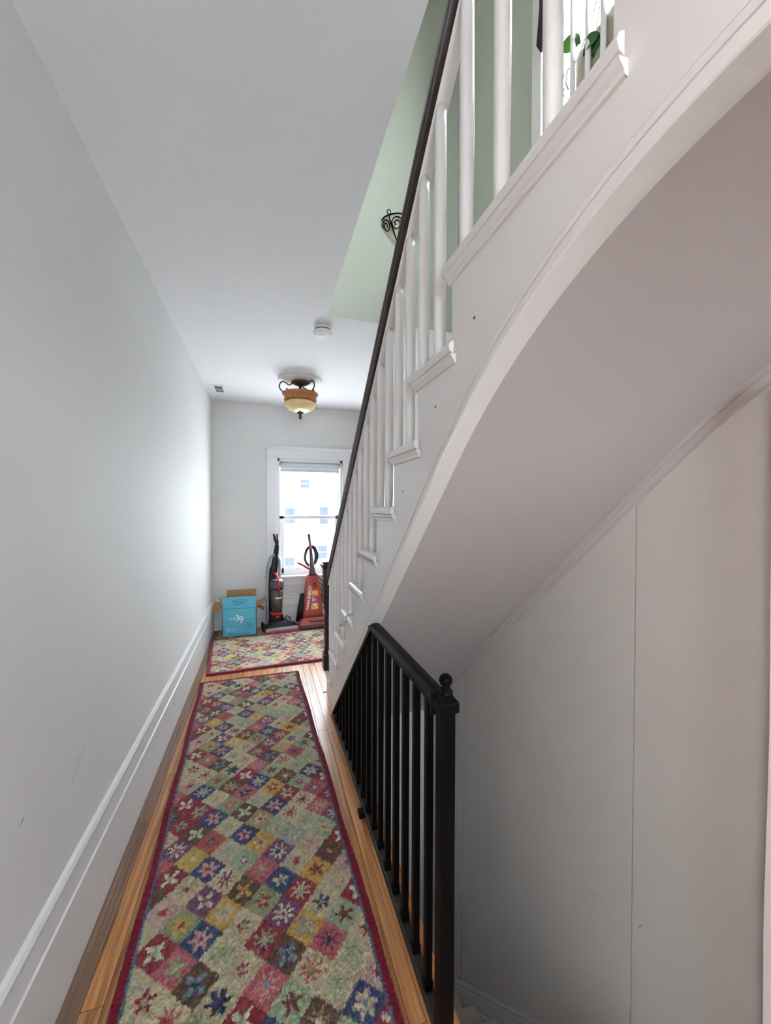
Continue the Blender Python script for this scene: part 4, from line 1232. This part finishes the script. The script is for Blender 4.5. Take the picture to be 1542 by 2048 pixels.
# body: flat tilted front
def fy(z): return -0.045 + (z - 0.12) * 0.10
q = MB()
rings = []
for z, x0, x1 in ((0.115, -0.118, 0.108), (0.16, -0.112, 0.104), (0.25, -0.104, 0.096), (0.35, -0.095, 0.087), (0.45, -0.086, 0.077), (0.51, -0.080, 0.070), (0.545, -0.076, 0.063), (0.567, -0.070, 0.056), (0.585, -0.058, 0.046)):
    yb = 0.085
    rings.append(ring((x0 + x1) / 2, (fy(z) + yb) / 2, z, (x1 - x0) / 2, (yb - fy(z)) / 2, 40, 6))
q.loft(rings); q.build('body', M['brick'], v2)
tilt = math.atan(0.10)
def onbody(x, z, rot=0.0, off=0.0015): return Matrix.Translation((x, fy(z) - off, z)) @ Matrix.Rotation(R(90) - tilt, 4, 'X') @ Matrix.Rotation(rot, 4, 'Z')
text_mesh('lettering', 'TWIN ENERGY', 0.043, M['ink_w'], v2, onbody(-0.068, 0.196, R(83)), bold=0.0012, xscale=0.93, extrude=0.001)
def patch(name, m_, x0, x1, z0, z1, off=0.001):
    q = MB(); b_ = 0.0
    q.add([(x0, fy(z0) - off, z0), (x1, fy(z0) - off, z0), (x1, fy(z1) - off, z1), (x0, fy(z1) - off, z1), (x0, fy(z0) + 0.004, z0), (x1, fy(z0) + 0.004, z0), (x1, fy(z1) + 0.004, z1), (x0, fy(z1) + 0.004, z1)],
          [(0, 1, 2, 3), (0, 4, 5, 1), (1, 5, 6, 2), (2, 6, 7, 3), (3, 7, 4, 0)])
    return q.build(name, m_, v2)
patch('label_patch', M['or'], -0.026, 0.050, 0.345, 0.408)
patch('label_patch', M['mag'], -0.022, 0.052, 0.268, 0.345)
patch('label_patch', M['or'], -0.034, 0.052, 0.198, 0.268)
patch('label_mark', M['yel'], -0.015, 0.038, 0.365, 0.392, 0.002)
patch('label_mark', M['yel'], -0.026, 0.005, 0.206, 0.225, 0.002)
patch('label_mark', M['ink_w'], -0.012, 0.030, 0.238, 0.260, 0.002)
patch('label_mark', M['ink_w'], 0.012, 0.036, 0.208, 0.232, 0.002)
patch('label_mark', M['ink_w'], -0.018, -0.010, 0.285, 0.335, 0.002)
patch('label_mark', M['ink_w'], -0.004, 0.004, 0.285, 0.325, 0.002)
patch('label_mark', M['ink_p'], 0.012, 0.026, 0.290, 0.312, 0.002)
for z in (0.452, 0.478):
    q = MB(); q.lathe([(0.0, -0.001), (0.0085, 0.0), (0.0085, 0.006), (0.0, 0.006)], 16, axis='z')
    Mx = onbody(0.010, z, 0, 0.004)
    q.v = [tuple(Mx @ Vector((v[0], v[1], -v[2] + 0.0036))) for v in q.v]
    q.build('vent_hole', M['dark'], v2)
q = MB(); q.loft([ring(cx, 0.022, z, w_, d_, 20, 3) for z, cx, w_, d_ in ((0.565, -0.008, 0.046, 0.040), (0.60, -0.010, 0.036, 0.034), (0.64, -0.012, 0.030, 0.026), (0.72, -0.018, 0.022, 0.02), (0.80, -0.024, 0.018, 0.017), (0.86, -0.030, 0.016, 0.015))]); q.build('neck', M['dgrey'], v2)
q = MB(); q.tube([(-0.029, 0.022, 0.85), (-0.035, 0.02, 0.90), (-0.040, 0.018, 0.95)], [0.015, 0.015, 0.016], 12); q.build('handle_tube', M['brick'], v2)
q = MB(); q.tube([(-0.040, 0.018, 0.945), (-0.046, 0.012, 0.985), (-0.054, 0.004, 1.025)], [0.017, 0.017, 0.016], 12); q.build('grip', M['dgrey'], v2)
q = MB()
for k in range(5):
    cx = -0.026 + 0.003 * k; w_ = 0.052 + 0.006 * k
    pts = [(cx + w_ * math.cos(a), 0.048 + 0.006 * k - 0.02 * math.sin(a), 0.765 + 0.110 * math.sin(a) + (0.02 if k % 2 else 0)) for a in np.linspace(0, 2 * math.pi, 30, endpoint=False)]
    q.tube(pts, 0.0085, 6, closed=True)
q.build('power_cord', M['blk'], v2)
q = MB(); q.tube([(-0.045, -0.01, 0.640), (-0.10, -0.015, 0.675), (-0.165, -0.02, 0.712), (-0.186, -0.02, 0.712)], [0.012, 0.013, 0.012, 0.007], 10); q.build('crevice_wand', M['red'], v2)
q = MB(); q.tube([(-0.05, 0.0, 0.60), (-0.09, 0.0, 0.615), (-0.13, 0.0, 0.645), (-0.10, 0.0, 0.655)], 0.003, 6); q.build('wand_clip', M['plastic_w'], v2)
q = MB(); q.loft([ring(cx, 0.062, z, w_, d_, 20, 3) for z, cx, w_, d_ in ((0.06, -0.13, 0.055, 0.03), (0.20, -0.12, 0.045, 0.03), (0.36, -0.10, 0.035, 0.028))]); q.build('rear_cover', M['blk'], v2)
q = MB()
for k in range(4):
    q.tube([(0.06 - 0.004 * k, 0.07, 0.55 - 0.03 * k), (0.10 + 0.012 * (3 - k) * 0.4, 0.075, 0.48 - 0.045 * k), (0.135, 0.075, 0.40 - 0.05 * k), (0.13, 0.07, 0.33 - 0.03 * k), (0.09, 0.07, 0.30)], 0.0055, 6)
q.build('power_cord', M['blk'], v2)
